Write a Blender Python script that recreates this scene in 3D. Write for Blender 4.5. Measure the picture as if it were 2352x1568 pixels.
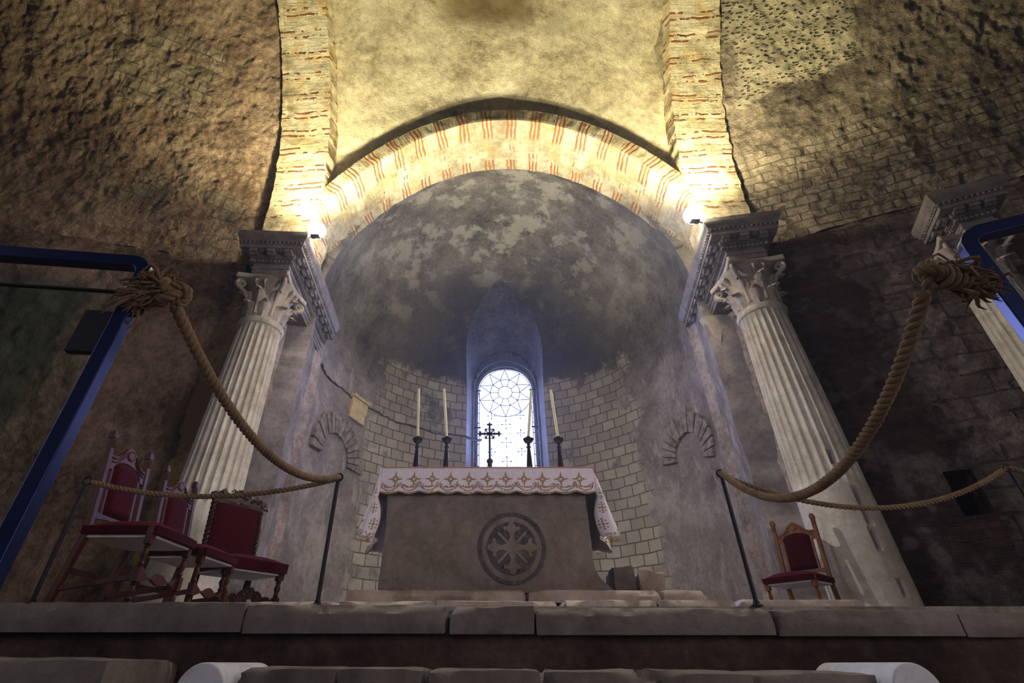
import bpy, bmesh, math, random
from mathutils import Vector, Matrix, noise
PI = math.pi
R = math.radians
sin, cos, sqrt = math.sin, math.cos, math.sqrt
for o in list(bpy.data.objects):
    bpy.data.objects.remove(o)
S = bpy.context.scene
C = S.collection

# ------------------------------------------------------------------ camera, world, exposure
FPX, PITCH, PPX = 1114.0, R(33.6), 1112.0
cam = bpy.data.cameras.new('camera')
cam.sensor_width = 36.0
cam.lens = 36.0 * FPX / 2352.0
cam.shift_x = (1176.0 - PPX) / 2352.0
cam.clip_start = 0.02
camo = bpy.data.objects.new('camera', cam)
C.objects.link(camo)
camo.location = (0, 0, 0)
camo.rotation_euler = (PI / 2 + PITCH, 0, 0)
S.camera = camo

W = bpy.data.worlds.new('world')
S.world = W
W.use_nodes = True
bg = W.node_tree.nodes['Background']
bg.inputs[0].default_value = (0.42, 0.40, 0.62, 1)
bg.inputs[1].default_value = 0.035
# thin air haze added for the veiling glow round floodlights and window
hz = W.node_tree.nodes.new('ShaderNodeVolumeScatter')
hz.inputs['Color'].default_value = (0.8, 0.86, 1, 1)
hz.inputs['Density'].default_value = 0.0042
hz.inputs['Anisotropy'].default_value = 0.6
W.node_tree.links.new(hz.outputs[0], W.node_tree.nodes['World Output'].inputs['Volume'])
S.view_settings.view_transform = 'Standard'
S.view_settings.look = 'None'
S.view_settings.gamma = 1
S.view_settings.use_curve_mapping = False
S.view_settings.exposure = 0.0

S.cycles.max_bounces = 4
S.cycles.diffuse_bounces = 2
S.cycles.glossy_bounces = 2
S.cycles.transparent_max_bounces = 6
S.cycles.adaptive_threshold = 0.07
S.cycles.use_light_tree = False
S.cycles.caustics_reflective = False
S.cycles.caustics_refractive = False

# architecture frame: its axis is turned a little from the view direction
PHI = R(2.6)
X0 = 0.04
def AF(x, y, z):
    return Vector((x * cos(PHI) + y * sin(PHI) + X0, -x * sin(PHI) + y * cos(PHI), z))
def IAF(p):
    X, Y = p[0] - X0, p[1]
    return (X * cos(PHI) - Y * sin(PHI), X * sin(PHI) + Y * cos(PHI), p[2])
def at(u, v, Y):
    """point seen at photograph position (u, v) at depth Y"""
    d = FPX * cos(PITCH) - (784 - v) * sin(PITCH)
    zn = FPX * sin(PITCH) + (784 - v) * cos(PITCH)
    return Vector(((u - PPX) / d * Y, Y, zn / d * Y))

def light(name, kind, loc, target, energy, color, size=0.3, spot=None, blend=0.5, size_y=None):
    L = bpy.data.lights.new(name, kind)
    L.energy = energy
    L.color = color
    if kind == 'AREA':
        L.size = size
        if size_y:
            L.shape = 'RECTANGLE'
            L.size_y = size_y
        else:
            L.shape = 'DISK'
    if kind in ('POINT', 'SPOT'):
        L.shadow_soft_size = size
    if kind == 'SPOT':
        L.spot_size = spot
        L.spot_blend = blend
    o = bpy.data.objects.new(name, L)
    C.objects.link(o)
    o.location = loc
    d = Vector(target) - Vector(loc)
    o.rotation_euler = d.to_track_quat('-Z', 'Y').to_euler()
    return o

WARM = (1.0, 0.87, 0.50)
# the two floodlights standing on the cornices shine up into the vaults
for s in (-1, 1):
    base = at(722, 528, 5.50) if s < 0 else at(1598, 493, 5.18)
    light('flood_up', 'SPOT', (at(722, 528, 5.72) if s < 0 else at(1598, 493, 5.40)) + Vector((0, 0, 0.16)), AF(s * 3.3, 3.3, 9.6), 1180, WARM, 0.07, R(160), 0.8)
    light('flood_side', 'SPOT', base + Vector((-s * 0.12, -0.12, 0.0)), AF(-s * 4.0, 6.1, 0.3), 450, (1.0, 0.95, 0.93), 0.07, R(105), 0.6)
    light('flood_apse', 'SPOT', base + Vector((-s * 0.06, -0.05, 0.06)), AF(-s * 0.9, 7.5, 9.3), 950, (1.0, 0.88, 0.56), 0.07, R(76), 0.9)
# daylight of the apse window, just inside the pane
wl = light('window_daylight', 'AREA', AF(0.0, 12.994, 5.45), AF(0, 6, 5.45), 230, (0.40, 0.47, 1.0), 1.5, size_y=2.7)
wl.data.spread = R(125)
# unseen fill lights added in the nave: left, right and behind the camera
a1 = light('nave_fill', 'AREA', (-6.5, -1.0, 2.6), (3.2, 5.6, 1.4), 14, (0.90, 0.82, 1.0), 1.6, size_y=2.6)
a2 = light('nave_fill', 'AREA', (6.5, -1.0, 2.6), (-4.5, 6.0, 1.8), 40, (1.0, 0.84, 0.80), 1.6, size_y=2.6)
a3 = light('nave_end_fill', 'AREA', (1.5, -8.0, 1.9), (0.2, 4.4, 1.8), 20, (0.92, 0.86, 1.0), 2.4, size_y=3.2)
for a_ in (a1, a2, a3): a_.data.spread = R(75)

# ------------------------------------------------------------------ helpers: objects
def tag(o, label=None, cat=None, group=None, kind=None):
    if label: o['label'] = label
    if cat: o['category'] = cat
    if group: o['group'] = group
    if kind: o['kind'] = kind
    return o
def thing(name, label, cat, loc=(0, 0, 0), rz=0.0, group=None):
    o = bpy.data.objects.new(name, None)
    C.objects.link(o)
    o.location = loc
    o.rotation_euler = (0, 0, rz)
    o.empty_display_size = 0.1
    return tag(o, label, cat, group)
def copy_thing(o, loc, rz, label, group=None):
    def cp(src, parent):
        c = src.copy()
        C.objects.link(c)
        c.parent = parent
        for ch in list(src.children):
            cp(ch, c)
        return c
    r = cp(o, None)
    r.location = loc
    r.rotation_euler = (0, 0, rz)
    r['label'] = label
    if group: r['group'] = group
    return r

class MB:
    def __init__(s):
        s.v = []; s.f = []; s.uv = {}
    def add(s, vs, fs):
        b = len(s.v)
        s.v += [Vector(p) for p in vs]
        s.f += [tuple(b + i for i in f) for f in fs]
        return b
    def box(s, x0, x1, y0, y1, z0, z1):
        s.add([(x0,y0,z0),(x1,y0,z0),(x1,y1,z0),(x0,y1,z0),(x0,y0,z1),(x1,y0,z1),(x1,y1,z1),(x0,y1,z1)],
              [(0,3,2,1),(4,5,6,7),(0,1,5,4),(1,2,6,5),(2,3,7,6),(3,0,4,7)])
        return s
    def bar(s, p, q, w, h=None, up=(0,0,1), w2=None, h2=None):
        """square bar from p to q"""
        p, q = Vector(p), Vector(q)
        h = h or w; w2 = w2 or w; h2 = h2 or h
        d = (q - p).normalized(); up = Vector(up)
        if abs(d.dot(up)) > 0.95: up = Vector((0, 1, 0))
        a = d.cross(up).normalized(); b = a.cross(d).normalized()
        vs = []
        for c, ww, hh in ((p, w, h), (q, w2, h2)):
            for i, j in ((-1,-1),(1,-1),(1,1),(-1,1)):
                vs.append(c + a * (i * ww / 2) + b * (j * hh / 2))
        s.add(vs, [(3,2,1,0),(4,5,6,7),(0,1,5,4),(1,2,6,5),(2,3,7,6),(3,0,4,7)])
        return s
    def tube(s, pts, r, n=8, cap=True, closed=False):
        pts = [Vector(p) for p in pts]
        m = len(pts)
        rs = r if isinstance(r, (list, tuple)) else [r] * m
        rings = []
        prev = None
        for i, p in enumerate(pts):
            if closed:
                d = pts[(i + 1) % m] - pts[(i - 1) % m]
            else:
                d = pts[min(i + 1, m - 1)] - pts[max(i - 1, 0)]
            if d.length < 1e-9: d = Vector((0, 0, 1))
            d.normalize()
            if prev is None:
                a = d.orthogonal().normalized()
            else:
                a = prev - d * prev.dot(d)
                if a.length < 1e-6: a = d.orthogonal()
                a.normalize()
            prev = a
            b = d.cross(a)
            rings.append([p + (a * cos(2 * PI * k / n) + b * sin(2 * PI * k / n)) * rs[i] for k in range(n)])
        vs = [q for rr in rings for q in rr]
        fs = []
        for i in range(m if closed else m - 1):
            j = (i + 1) % m
            for k in range(n):
                l = (k + 1) % n
                fs.append((i * n + k, i * n + l, j * n + l, j * n + k))
        if cap and not closed:
            fs.append(tuple(reversed(range(n))))
            fs.append(tuple((m - 1) * n + k for k in range(n)))
        s.add(vs, fs)
        return s
    def lathe(s, prof, c=(0, 0), n=20, square=False, ph=0.0):
        """prof: list of (r, z)"""
        vs = []; fs = []
        for r, z in prof:
            for k in range(n):
                a = 2 * PI * k / n + ph
                vs.append((c[0] + r * cos(a), c[1] + r * sin(a), z))
        m = len(prof)
        for i in range(m - 1):
            for k in range(n):
                l = (k + 1) % n
                fs.append((i * n + k, i * n + l, (i + 1) * n + l, (i + 1) * n + k))
        fs.append(tuple(reversed(range(n))))
        fs.append(tuple((m - 1) * n + k for k in range(n)))
        s.add(vs, fs)
        return s
    def prism(s, poly, fn, t0, t1):
        """poly: 2D points, fn(a, b, t) -> 3D"""
        n = len(poly)
        vs = [fn(a, b, t0) for a, b in poly] + [fn(a, b, t1) for a, b in poly]
        fs = [tuple(reversed(range(n))), tuple(range(n, 2 * n))]
        for k in range(n):
            l = (k + 1) % n
            fs.append((k, l, n + l, n + k))
        s.add(vs, fs)
        return s
    def xf(s, M, start=0):
        for i in range(start, len(s.v)):
            s.v[i] = M @ s.v[i]
        return s
    def build(s, name, mat, parent=None, smooth=False, bevel=0, recalc=True, sharp=40, fn=None):
        me = bpy.data.meshes.new(name)
        vs = [fn(*p) for p in s.v] if fn else s.v
        me.from_pydata([tuple(p) for p in vs], [], s.f)
        if recalc:
            bm = bmesh.new(); bm.from_mesh(me)
            bmesh.ops.recalc_face_normals(bm, faces=bm.faces)
            bm.to_mesh(me); bm.free()
        me.materials.append(mat)
        o = bpy.data.objects.new(name, me)
        C.objects.link(o)
        if parent: o.parent = parent
        if smooth:
            for p in me.polygons: p.use_smooth = True
            try: me.set_sharp_from_angle(angle=R(sharp))
            except Exception: pass
        if bevel:
            b = o.modifiers.new('bevel', 'BEVEL'); b.width = bevel; b.segments = 2; b.limit_method = 'ANGLE'
            b.angle_limit = R(35)
        return o

def fnoise(p, sc, octv=3, seed=0.0):
    return noise.fractal(Vector((p[0] * sc + seed, p[1] * sc + seed * 1.7, p[2] * sc - seed)), 1.0, 2.1, octv)

def surf(name, nu, nv, f, mat, disp=None, parent=None, smooth=True, keep=None, flip=False):
    """f(u, v) -> (point, s, t) with u, v in 0..1; UV in metres"""
    vs = []; uvs = []
    for j in range(nv + 1):
        for i in range(nu + 1):
            p, s_, t_ = f(i / nu, j / nv)
            vs.append(Vector(p)); uvs.append((s_, t_))
    me = bpy.data.meshes.new(name)
    fs = []
    for j in range(nv):
        for i in range(nu):
            a = j * (nu + 1) + i
            q = (a, a + 1, a + nu + 2, a + nu + 1)
            if flip: q = tuple(reversed(q))
            if keep and not keep((vs[q[0]] + vs[q[2]]) / 2): continue
            fs.append(q)
    me.from_pydata([tuple(p) for p in vs], [], fs)
    if disp:
        me.update()
        ns = [Vector(v.normal) for v in me.vertices]
        for i, v in enumerate(me.vertices):
            v.co = vs[i] + ns[i] * disp(vs[i], uvs[i])
    uvl = me.uv_layers.new(name='UVMap')
    for lp in me.loops:
        uvl.data[lp.index].uv = uvs[lp.vertex_index]
    bm = bmesh.new(); bm.from_mesh(me)
    loose = [v for v in bm.verts if not v.link_faces]
    bmesh.ops.delete(bm, geom=loose, context='VERTS')
    bm.to_mesh(me); bm.free()
    me.materials.append(mat)
    o = bpy.data.objects.new(name, me)
    C.objects.link(o)
    if parent: o.parent = parent
    if smooth:
        for p in me.polygons: p.use_smooth = True
    return o

def stone_block(x0, x1, y0, y1, z0, z1, seed=0, step=0.05, amp=0.008, chip=0.03, mb=None, rnd=0.006):
    """a hewn block: subdivided box, rough faces, chipped and rounded arrises"""
    mb = mb or MB()
    nx = max(2, int((x1 - x0) / step)); ny = max(2, int((y1 - y0) / step)); nz = max(2, int((z1 - z0) / step))
    idx = {}; vs = []; fs = []
    def vid(i, j, k):
        key = (i, j, k)
        if key not in idx:
            p = Vector((x0 + (x1 - x0) * i / nx, y0 + (y1 - y0) * j / ny, z0 + (z1 - z0) * k / nz))
            out = Vector((0, 0, 0))
            ex = -1 if i == 0 else (1 if i == nx else 0)
            ey = -1 if j == 0 else (1 if j == ny else 0)
            ez = -1 if k == 0 else (1 if k == nz else 0)
            n_edge = abs(ex) + abs(ey) + abs(ez)
            nrm = Vector((ex, ey, ez))
            d = amp * fnoise(p, 4, 4, seed)
            if n_edge >= 2:
                c = max(0.0, fnoise(p, 2.6, 3, seed + 9) - 0.05)
                d -= rnd + chip * min(1.0, c * 1.6)
            if ez == -1: d = 0 if n_edge == 1 else min(0, d); nrm = Vector((ex, ey, 0))
            idx[key] = len(vs); vs.append(p + nrm * d)
        return idx[key]
    for j in range(ny):
        for i in range(nx):
            fs.append((vid(i,j,0), vid(i,j+1,0), vid(i+1,j+1,0), vid(i+1,j,0)))
            fs.append((vid(i,j,nz), vid(i+1,j,nz), vid(i+1,j+1,nz), vid(i,j+1,nz)))
    for k in range(nz):
        for i in range(nx):
            fs.append((vid(i,0,k), vid(i+1,0,k), vid(i+1,0,k+1), vid(i,0,k+1)))
            fs.append((vid(i,ny,k), vid(i,ny,k+1), vid(i+1,ny,k+1), vid(i+1,ny,k)))
        for j in range(ny):
            fs.append((vid(0,j,k), vid(0,j,k+1), vid(0,j+1,k+1), vid(0,j+1,k)))
            fs.append((vid(nx,j,k), vid(nx,j+1,k), vid(nx,j+1,k+1), vid(nx,j,k+1)))
    mb.add(vs, fs)
    return mb

# ------------------------------------------------------------------ helpers: materials
class NT:
    def __init__(s, name):
        s.m = bpy.data.materials.new(name); s.m.use_nodes = True
        s.t = s.m.node_tree; s.b = s.t.nodes['Principled BSDF']; s.out = s.t.nodes['Material Output']
        s.geo = s.t.nodes.new('ShaderNodeTexCoord')
    def put(s, sock, val):
        if isinstance(val, bpy.types.NodeSocket): s.t.links.new(val, sock)
        elif isinstance(val, (tuple, list)) and len(val) == 3 and sock.type == 'RGBA': sock.default_value = (*val, 1)
        else: sock.default_value = val
    def node(s, typ, ins=None, **at_):
        n = s.t.nodes.new(typ)
        for k, v in at_.items(): setattr(n, k, v)
        for k, v in (ins or {}).items(): s.put(n.inputs[k], v)
        return n
    def obj(s): return s.geo.outputs['Object']
    def uv(s): return s.geo.outputs['UV']
    def math(s, op, a, b=0.0, c=None, clamp=False):
        n = s.t.nodes.new('ShaderNodeMath'); n.operation = op; n.use_clamp = clamp
        s.put(n.inputs[0], a); s.put(n.inputs[1], b)
        if c is not None: s.put(n.inputs[2], c)
        return n.outputs[0]
    def map(s, vec, scale=(1, 1, 1), loc=(0, 0, 0), rot=(0, 0, 0)):
        return s.node('ShaderNodeMapping', {'Vector': vec, 'Scale': scale, 'Location': loc, 'Rotation': rot}).outputs[0]
    def noise(s, vec, scale, detail=6, rough=0.6, dist=0.0):
        return s.node('ShaderNodeTexNoise', {'Vector': vec, 'Scale': scale, 'Detail': detail, 'Roughness': rough, 'Distortion': dist}).outputs[0]
    def voro(s, vec, scale, feature='F1', out=0):
        return s.node('ShaderNodeTexVoronoi', {'Vector': vec, 'Scale': scale}, feature=feature).outputs[out]
    def ramp(s, x, a, b, lo=0.0, hi=1.0):
        return s.node('ShaderNodeMapRange', {0: x, 1: a, 2: b, 3: lo, 4: hi}, interpolation_type='SMOOTHSTEP').outputs[0]
    def mix(s, fac, a, b, blend='MIX'):
        n = s.t.nodes.new('ShaderNodeMix'); n.data_type = 'RGBA'; n.blend_type = blend
        s.put(n.inputs[0], fac); s.put(n.inputs[6], a); s.put(n.inputs[7], b)
        return n.outputs[2]
    def cramp(s, x, stops):
        n = s.t.nodes.new('ShaderNodeValToRGB')
        s.put(n.inputs[0], x)
        cr = n.color_ramp
        while len(cr.elements) < len(stops): cr.elements.new(0.5)
        for e, (p, c) in zip(cr.elements, stops):
            e.position = p; e.color = (*c, 1)
        return n.outputs[0]
    def sep(s, vec):
        return s.node('ShaderNodeSeparateXYZ', {0: vec}).outputs
    def comb(s, x, y, z=0.0):
        return s.node('ShaderNodeCombineXYZ', {0: x, 1: y, 2: z}).outputs[0]
    def bump(s, h, strength=0.5, dist=0.02, prev=None):
        n = s.node('ShaderNodeBump', {'Height': h, 'Strength': strength, 'Distance': dist})
        if prev is not None: s.put(n.inputs['Normal'], prev)
        return n.outputs[0]
    def done(s, col, rough=0.8, normal=None, metal=0.0, spec=0.3, **kw):
        s.put(s.b.inputs['Base Color'], col); s.put(s.b.inputs['Roughness'], rough)
        s.put(s.b.inputs['Metallic'], metal); s.put(s.b.inputs['Specular IOR Level'], spec)
        if normal is not None: s.put(s.b.inputs['Normal'], normal)
        for k, v in kw.items(): s.put(s.b.inputs[k], v)
        return s.m
    def rect(s, xy, x0, x1, y0, y1, soft=0.2, wob=None, amt=0.5):
        """soft-edged rectangular area in metres, its border broken by noise"""
        x, y = xy[0], xy[1]
        if wob is not None:
            w = s.math('MULTIPLY', s.math('SUBTRACT', wob, 0.5), amt)
            x = s.math('ADD', x, w); y = s.math('ADD', y, w)
        a = s.math('MULTIPLY', s.ramp(x, x0 - soft, x0 + soft), s.ramp(x, x1 - soft, x1 + soft, 1.0, 0.0))
        b = s.math('MULTIPLY', s.ramp(y, y0 - soft, y0 + soft), s.ramp(y, y1 - soft, y1 + soft, 1.0, 0.0))
        return s.math('MULTIPLY', a, b)

def brick(n, vec, w, h, mortar=0.012, off=0.5, sq=1.0):
    b = n.node('ShaderNodeTexBrick', {'Vector': vec, 'Color1': (0.25, 0.25, 0.25), 'Color2': (1, 1, 1), 'Mortar': (0, 0, 0),
               'Scale': 1.0, 'Mortar Size': mortar, 'Mortar Smooth': 0.35, 'Brick Width': w, 'Row Height': h}, offset=off, squash=sq, squash_frequency=3)
    return b.outputs[0], b.outputs[1]      # shade, mortar mask

def rough_stone(name, c_dark, c_mid, c_lite, blocks=(), scale=1.0, relief=1.0, pecks=None, plaster=None):
    """old stone or plaster on a wall or vault whose UVs are in metres"""
    n = NT(name)
    uvv = n.uv(); o = n.obj(); xy = n.sep(uvv)
    big = n.noise(o, 0.55 * scale, 2, 0.6)
    med = n.noise(o, 2.6 * scale, 4, 0.68)
    fine = n.noise(o, 10.0 * scale, 4, 0.75)
    grit = n.noise(o, 34.0, 4, 0.72)
    f = n.math('ADD', n.math('MULTIPLY', big, 0.45), n.math('ADD', n.math('MULTIPLY', med, 0.32), n.math('MULTIPLY', fine, 0.38)))
    col = n.cramp(f, [(0.47, c_dark), (0.575, c_mid), (0.67, c_lite)])
    h = n.math('ADD', n.math('MULTIPLY', med, 0.75), n.math('MULTIPLY', fine, 0.6))
    wob = n.noise(o, 1.3, 4, 0.65)
    wv = n.node('ShaderNodeTexNoise', {'Vector': o, 'Scale': 1.7, 'Detail': 2.0})
    dv = n.node('ShaderNodeVectorMath', {0: wv.outputs[1], 1: (0.5, 0.5, 0.5)}, operation='SUBTRACT').outputs[0]
    dv = n.node('ShaderNodeVectorMath', {0: dv, 3: 0.15}, operation='SCALE').outputs[0]
    uvd = n.node('ShaderNodeVectorMath', {0: uvv, 1: dv}, operation='ADD').outputs[0]
    brk = n.ramp(n.noise(o, 2.1, 2, 0.6), 0.40, 0.50) if blocks else None
    for (x0, x1, y0, y1, bw, bh, soft, tint, rot) in blocks:
        vec = n.map(uvd, rot=(0, 0, rot))
        sh, mo = brick(n, vec, bw, bh, 0.013)
        m = n.rect(xy, x0, x1, y0, y1, soft, wob, 1.6)
        m = n.math('MULTIPLY', m, brk)
        shade = n.ramp(sh, 0.2, 1.0, 0.72, 1.18)
        cb = n.mix(1.0, tint, n.comb(shade, shade, shade), 'MULTIPLY')
        cb = n.mix(n.ramp(fine, 0.35, 0.7), n.mix(1.0, cb, (0.62, 0.6, 0.6), 'MULTIPLY'), cb)
        cb = n.mix(mo, cb, tuple((a_ + 0.6 * b_) / 1.6 for a_, b_ in zip(c_dark, c_mid)))
        col = n.mix(n.math('MULTIPLY', m, 0.85), col, cb)
        hb = n.math('ADD', n.math('MULTIPLY', n.math('SUBTRACT', 1.0, mo), 0.9), n.math('MULTIPLY', fine, 0.35))
        h = n.node('ShaderNodeMix', {0: m, 2: h, 3: hb}, data_type='FLOAT').outputs[0]
    if plaster:
        for (x0, x1, y0, y1, soft, tint) in plaster:
            m = n.rect(xy, x0, x1, y0, y1, soft, wob, 0.9)
            cp = n.mix(n.ramp(med, 0.35, 0.7), n.mix(1.0, tint, (0.7, 0.68, 0.66), 'MULTIPLY'), tint)
            col = n.mix(m, col, cp)
            h = n.node('ShaderNodeMix', {0: m, 2: h, 3: n.math('ADD', n.math('MULTIPLY', fine, 0.3), 0.75)}, data_type='FLOAT').outputs[0]
    if pecks:
        for (x0, x1, y0, y1, tint) in pecks:
            m = n.rect(xy, x0, x1, y0, y1, 0.12, wob, 1.0)
            vd = n.voro(n.map(uvd, (1.0, 1.4, 1.0), rot=(0, 0, 0.5)), 11.0)
            hole = n.math('SUBTRACT', 1.0, n.ramp(vd, 0.2, 0.42))
            cp = n.mix(hole, tint, (tint[0] * 0.34, tint[1] * 0.32, tint[2] * 0.3))
            col = n.mix(m, col, cp)
            hb = n.math('ADD', n.math('MULTIPLY', n.math('SUBTRACT', 1.0, hole), 0.8), n.math('MULTIPLY', fine, 0.25))
            h = n.node('ShaderNodeMix', {0: m, 2: h, 3: hb}, data_type='FLOAT').outputs[0]
    h = n.math('ADD', h, n.math('MULTIPLY', grit, 0.42))
    nb = n.bump(h, 0.9 * relief, 0.05)
    return n.done(col, 0.92, nb, spec=0.1)

def plain(name, col, rough=0.5, metal=0.0, spec=0.4, var=0.15, nscale=8, bump=0.0, **kw):
    n = NT(name)
    f = n.noise(n.obj(), nscale, 6, 0.6)
    k = n.ramp(f, 0.3, 0.7, 1 - var, 1 + var)
    c = n.mix(1.0, col, n.comb(k, k, k), 'MULTIPLY')
    nb = n.bump(n.noise(n.obj(), nscale * 6, 5, 0.6), bump, 0.004) if bump else None
    return n.done(c, rough, nb, metal, spec, **kw)

def mat_wood(name, a, b, rough=0.48):
    n = NT(name)
    v = n.map(n.obj(), (14, 14, 1.6))
    f = n.noise(v, 2.2, 6, 0.6, 1.2)
    c = n.cramp(f, [(0.3, a), (0.7, b)])
    return n.done(c, rough, n.bump(f, 0.12, 0.002), spec=0.16)

def mat_velvet(name, col):
    n = NT(name)
    f = n.noise(n.obj(), 18, 6, 0.6)
    c = n.mix(f, (col[0] * 0.65, col[1] * 0.6, col[2] * 0.6), col)
    return n.done(c, 0.85, n.bump(n.noise(n.obj(), 220, 3), 0.15, 0.001), spec=0.1, **{'Sheen Weight': 0.12, 'Sheen Roughness': 0.4, 'Sheen Tint': (0.9, 0.12, 0.2)})

def mat_marble(name, lo, hi, veins=0.5, stain=(0.2, 0.13, 0.08), bump=0.25, scale=1.0):
    n = NT(name)
    o = n.obj()
    f = n.noise(o, 2.2 * scale, 5, 0.68)
    g = n.noise(o, 7.5 * scale, 5, 0.7)
    c = n.cramp(n.math('ADD', n.math('MULTIPLY', f, 0.6), n.math('MULTIPLY', g, 0.4)), [(0.36, lo), (0.62, hi)])
    v = n.math('ABSOLUTE', n.math('SUBTRACT', n.noise(o, 3.0 * scale, 4, 0.6, 1.2), 0.5))
    vm = n.ramp(v, 0.0, 0.035, veins, 0.0)
    c = n.mix(vm, c, stain)
    sm = n.ramp(n.noise(n.map(o, (1, 1, 0.6), (4, 2, 1)), 1.7 * scale, 4, 0.7), 0.54, 0.72, 0.0, 0.55)
    c = n.mix(sm, c, stain)
    nb = n.bump(n.noise(o, 26, 4, 0.7), bump, 0.01)
    return n.done(c, 0.62, nb, spec=0.35)

# ---- stones
M_web = rough_stone('vault_plaster', (0.30, 0.25, 0.15), (0.56, 0.50, 0.35), (0.74, 0.68, 0.50), relief=0.7,
                    plaster=[(-1.0, 0.8, 4.75, 6.6, 0.3, (0.27, 0.215, 0.115)), (0.95, 1.4, 4.3, 4.95, 0.06, (0.66, 0.61, 0.44))])
M_vault_l = rough_stone('left_vault_stone', (0.15, 0.10, 0.065), (0.33, 0.235, 0.165), (0.48, 0.37, 0.27), relief=1.15,
                        blocks=[(1.3, 3.1, 3.0, 4.7, 0.30, 0.24, 0.12, (0.42, 0.36, 0.26), -0.22),
                                (0.3, 2.7, 0.85, 1.35, 0.36, 0.25, 0.10, (0.31, 0.27, 0.20), -0.18),
                                (0.2, 1.4, 0.1, 0.6, 0.36, 0.25, 0.10, (0.33, 0.28, 0.21), 0.0),
                                (2.6, 4.3, 1.5, 1.95, 0.42, 0.25, 0.12, (0.30, 0.24, 0.18), 0.05)])
M_vault_r = rough_stone('right_vault_stone', (0.10, 0.08, 0.06), (0.25, 0.205, 0.155), (0.42, 0.36, 0.28), relief=1.15,
                        blocks=[(-0.6, 5.6, -0.8, 2.0, 0.34, 0.17, 0.2, (0.46, 0.40, 0.31), 0.06)],
                        pecks=[(0.7, 2.7, 3.1, 6.4, (0.50, 0.45, 0.32))],
                        plaster=[(-0.9, 0.2, 2.5, 6.0, 0.08, (0.36, 0.32, 0.22))])
M_wall_l = rough_stone('left_wall_stone', (0.11, 0.075, 0.055), (0.27, 0.19, 0.145), (0.42, 0.31, 0.25), relief=1.1,
                       blocks=[(0.0, 5.0, 5.4, 6.6, 0.5, 0.28, 0.15, (0.24, 0.18, 0.13), 0.0)],
                       plaster=[(2.1, 6.0, 2.2, 5.0, 0.12, (0.20, 0.19, 0.16))])
M_wall_r = rough_stone('right_wall_stone', (0.06, 0.05, 0.05), (0.19, 0.15, 0.145), (0.34, 0.28, 0.27), relief=1.35,
                       blocks=[(-0.5, 1.15, -1.0, 7.0, 0.34, 0.10, 0.05, (0.14, 0.085, 0.065), 0.0),
                               (1.2, 6.0, -1.0, 7.0, 0.52, 0.27, 0.12, (0.25, 0.20, 0.185), 0.0)])
M_pier = rough_stone('pier_plaster', (0.20, 0.16, 0.15), (0.38, 0.31, 0.29), (0.54, 0.48, 0.47), relief=0.6)
M_ochre = rough_stone('ochre_plaster', (0.26, 0.18, 0.09), (0.42, 0.31, 0.16), (0.52, 0.40, 0.22), relief=0.35)
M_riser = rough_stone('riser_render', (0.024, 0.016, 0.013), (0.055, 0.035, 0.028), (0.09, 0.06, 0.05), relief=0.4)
M_floor = rough_stone('floor_stone', (0.14, 0.12, 0.11), (0.26, 0.23, 0.21), (0.38, 0.35, 0.33), relief=0.3)
M_slab = mat_marble('step_stone', (0.065, 0.053, 0.046), (0.18, 0.155, 0.14), 0.3, (0.10, 0.075, 0.06), 0.55)
M_plinth = mat_marble('plinth_stone', (0.24, 0.19, 0.15), (0.46, 0.39, 0.33), 0.2, (0.15, 0.10, 0.07), 0.5)
M_altar = mat_marble('altar_marble', (0.11, 0.085, 0.065), (0.26, 0.22, 0.19), 0.35, (0.11, 0.075, 0.05), 0.3)
M_inlay = mat_marble('dark_inlay', (0.02, 0.016, 0.018), (0.085, 0.072, 0.075), 0.3, (0.25, 0.2, 0.17), 0.3, 4.0)
M_marble = mat_marble('column_marble', (0.52, 0.475, 0.41), (0.82, 0.78, 0.70), 0.2, (0.26, 0.21, 0.15), 0.35)
M_carved = mat_marble('carved_marble', (0.15, 0.13, 0.125), (0.34, 0.31, 0.30), 0.2, (0.15, 0.12, 0.10), 0.5)
M_white = mat_marble('smooth_marble', (0.42, 0.44, 0.50), (0.60, 0.62, 0.68), 0.25, (0.2, 0.2, 0.22), 0.15)
M_cap = mat_marble('capital_marble', (0.36, 0.31, 0.26), (0.62, 0.56, 0.49), 0.2, (0.22, 0.16, 0.11), 0.5)

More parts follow.
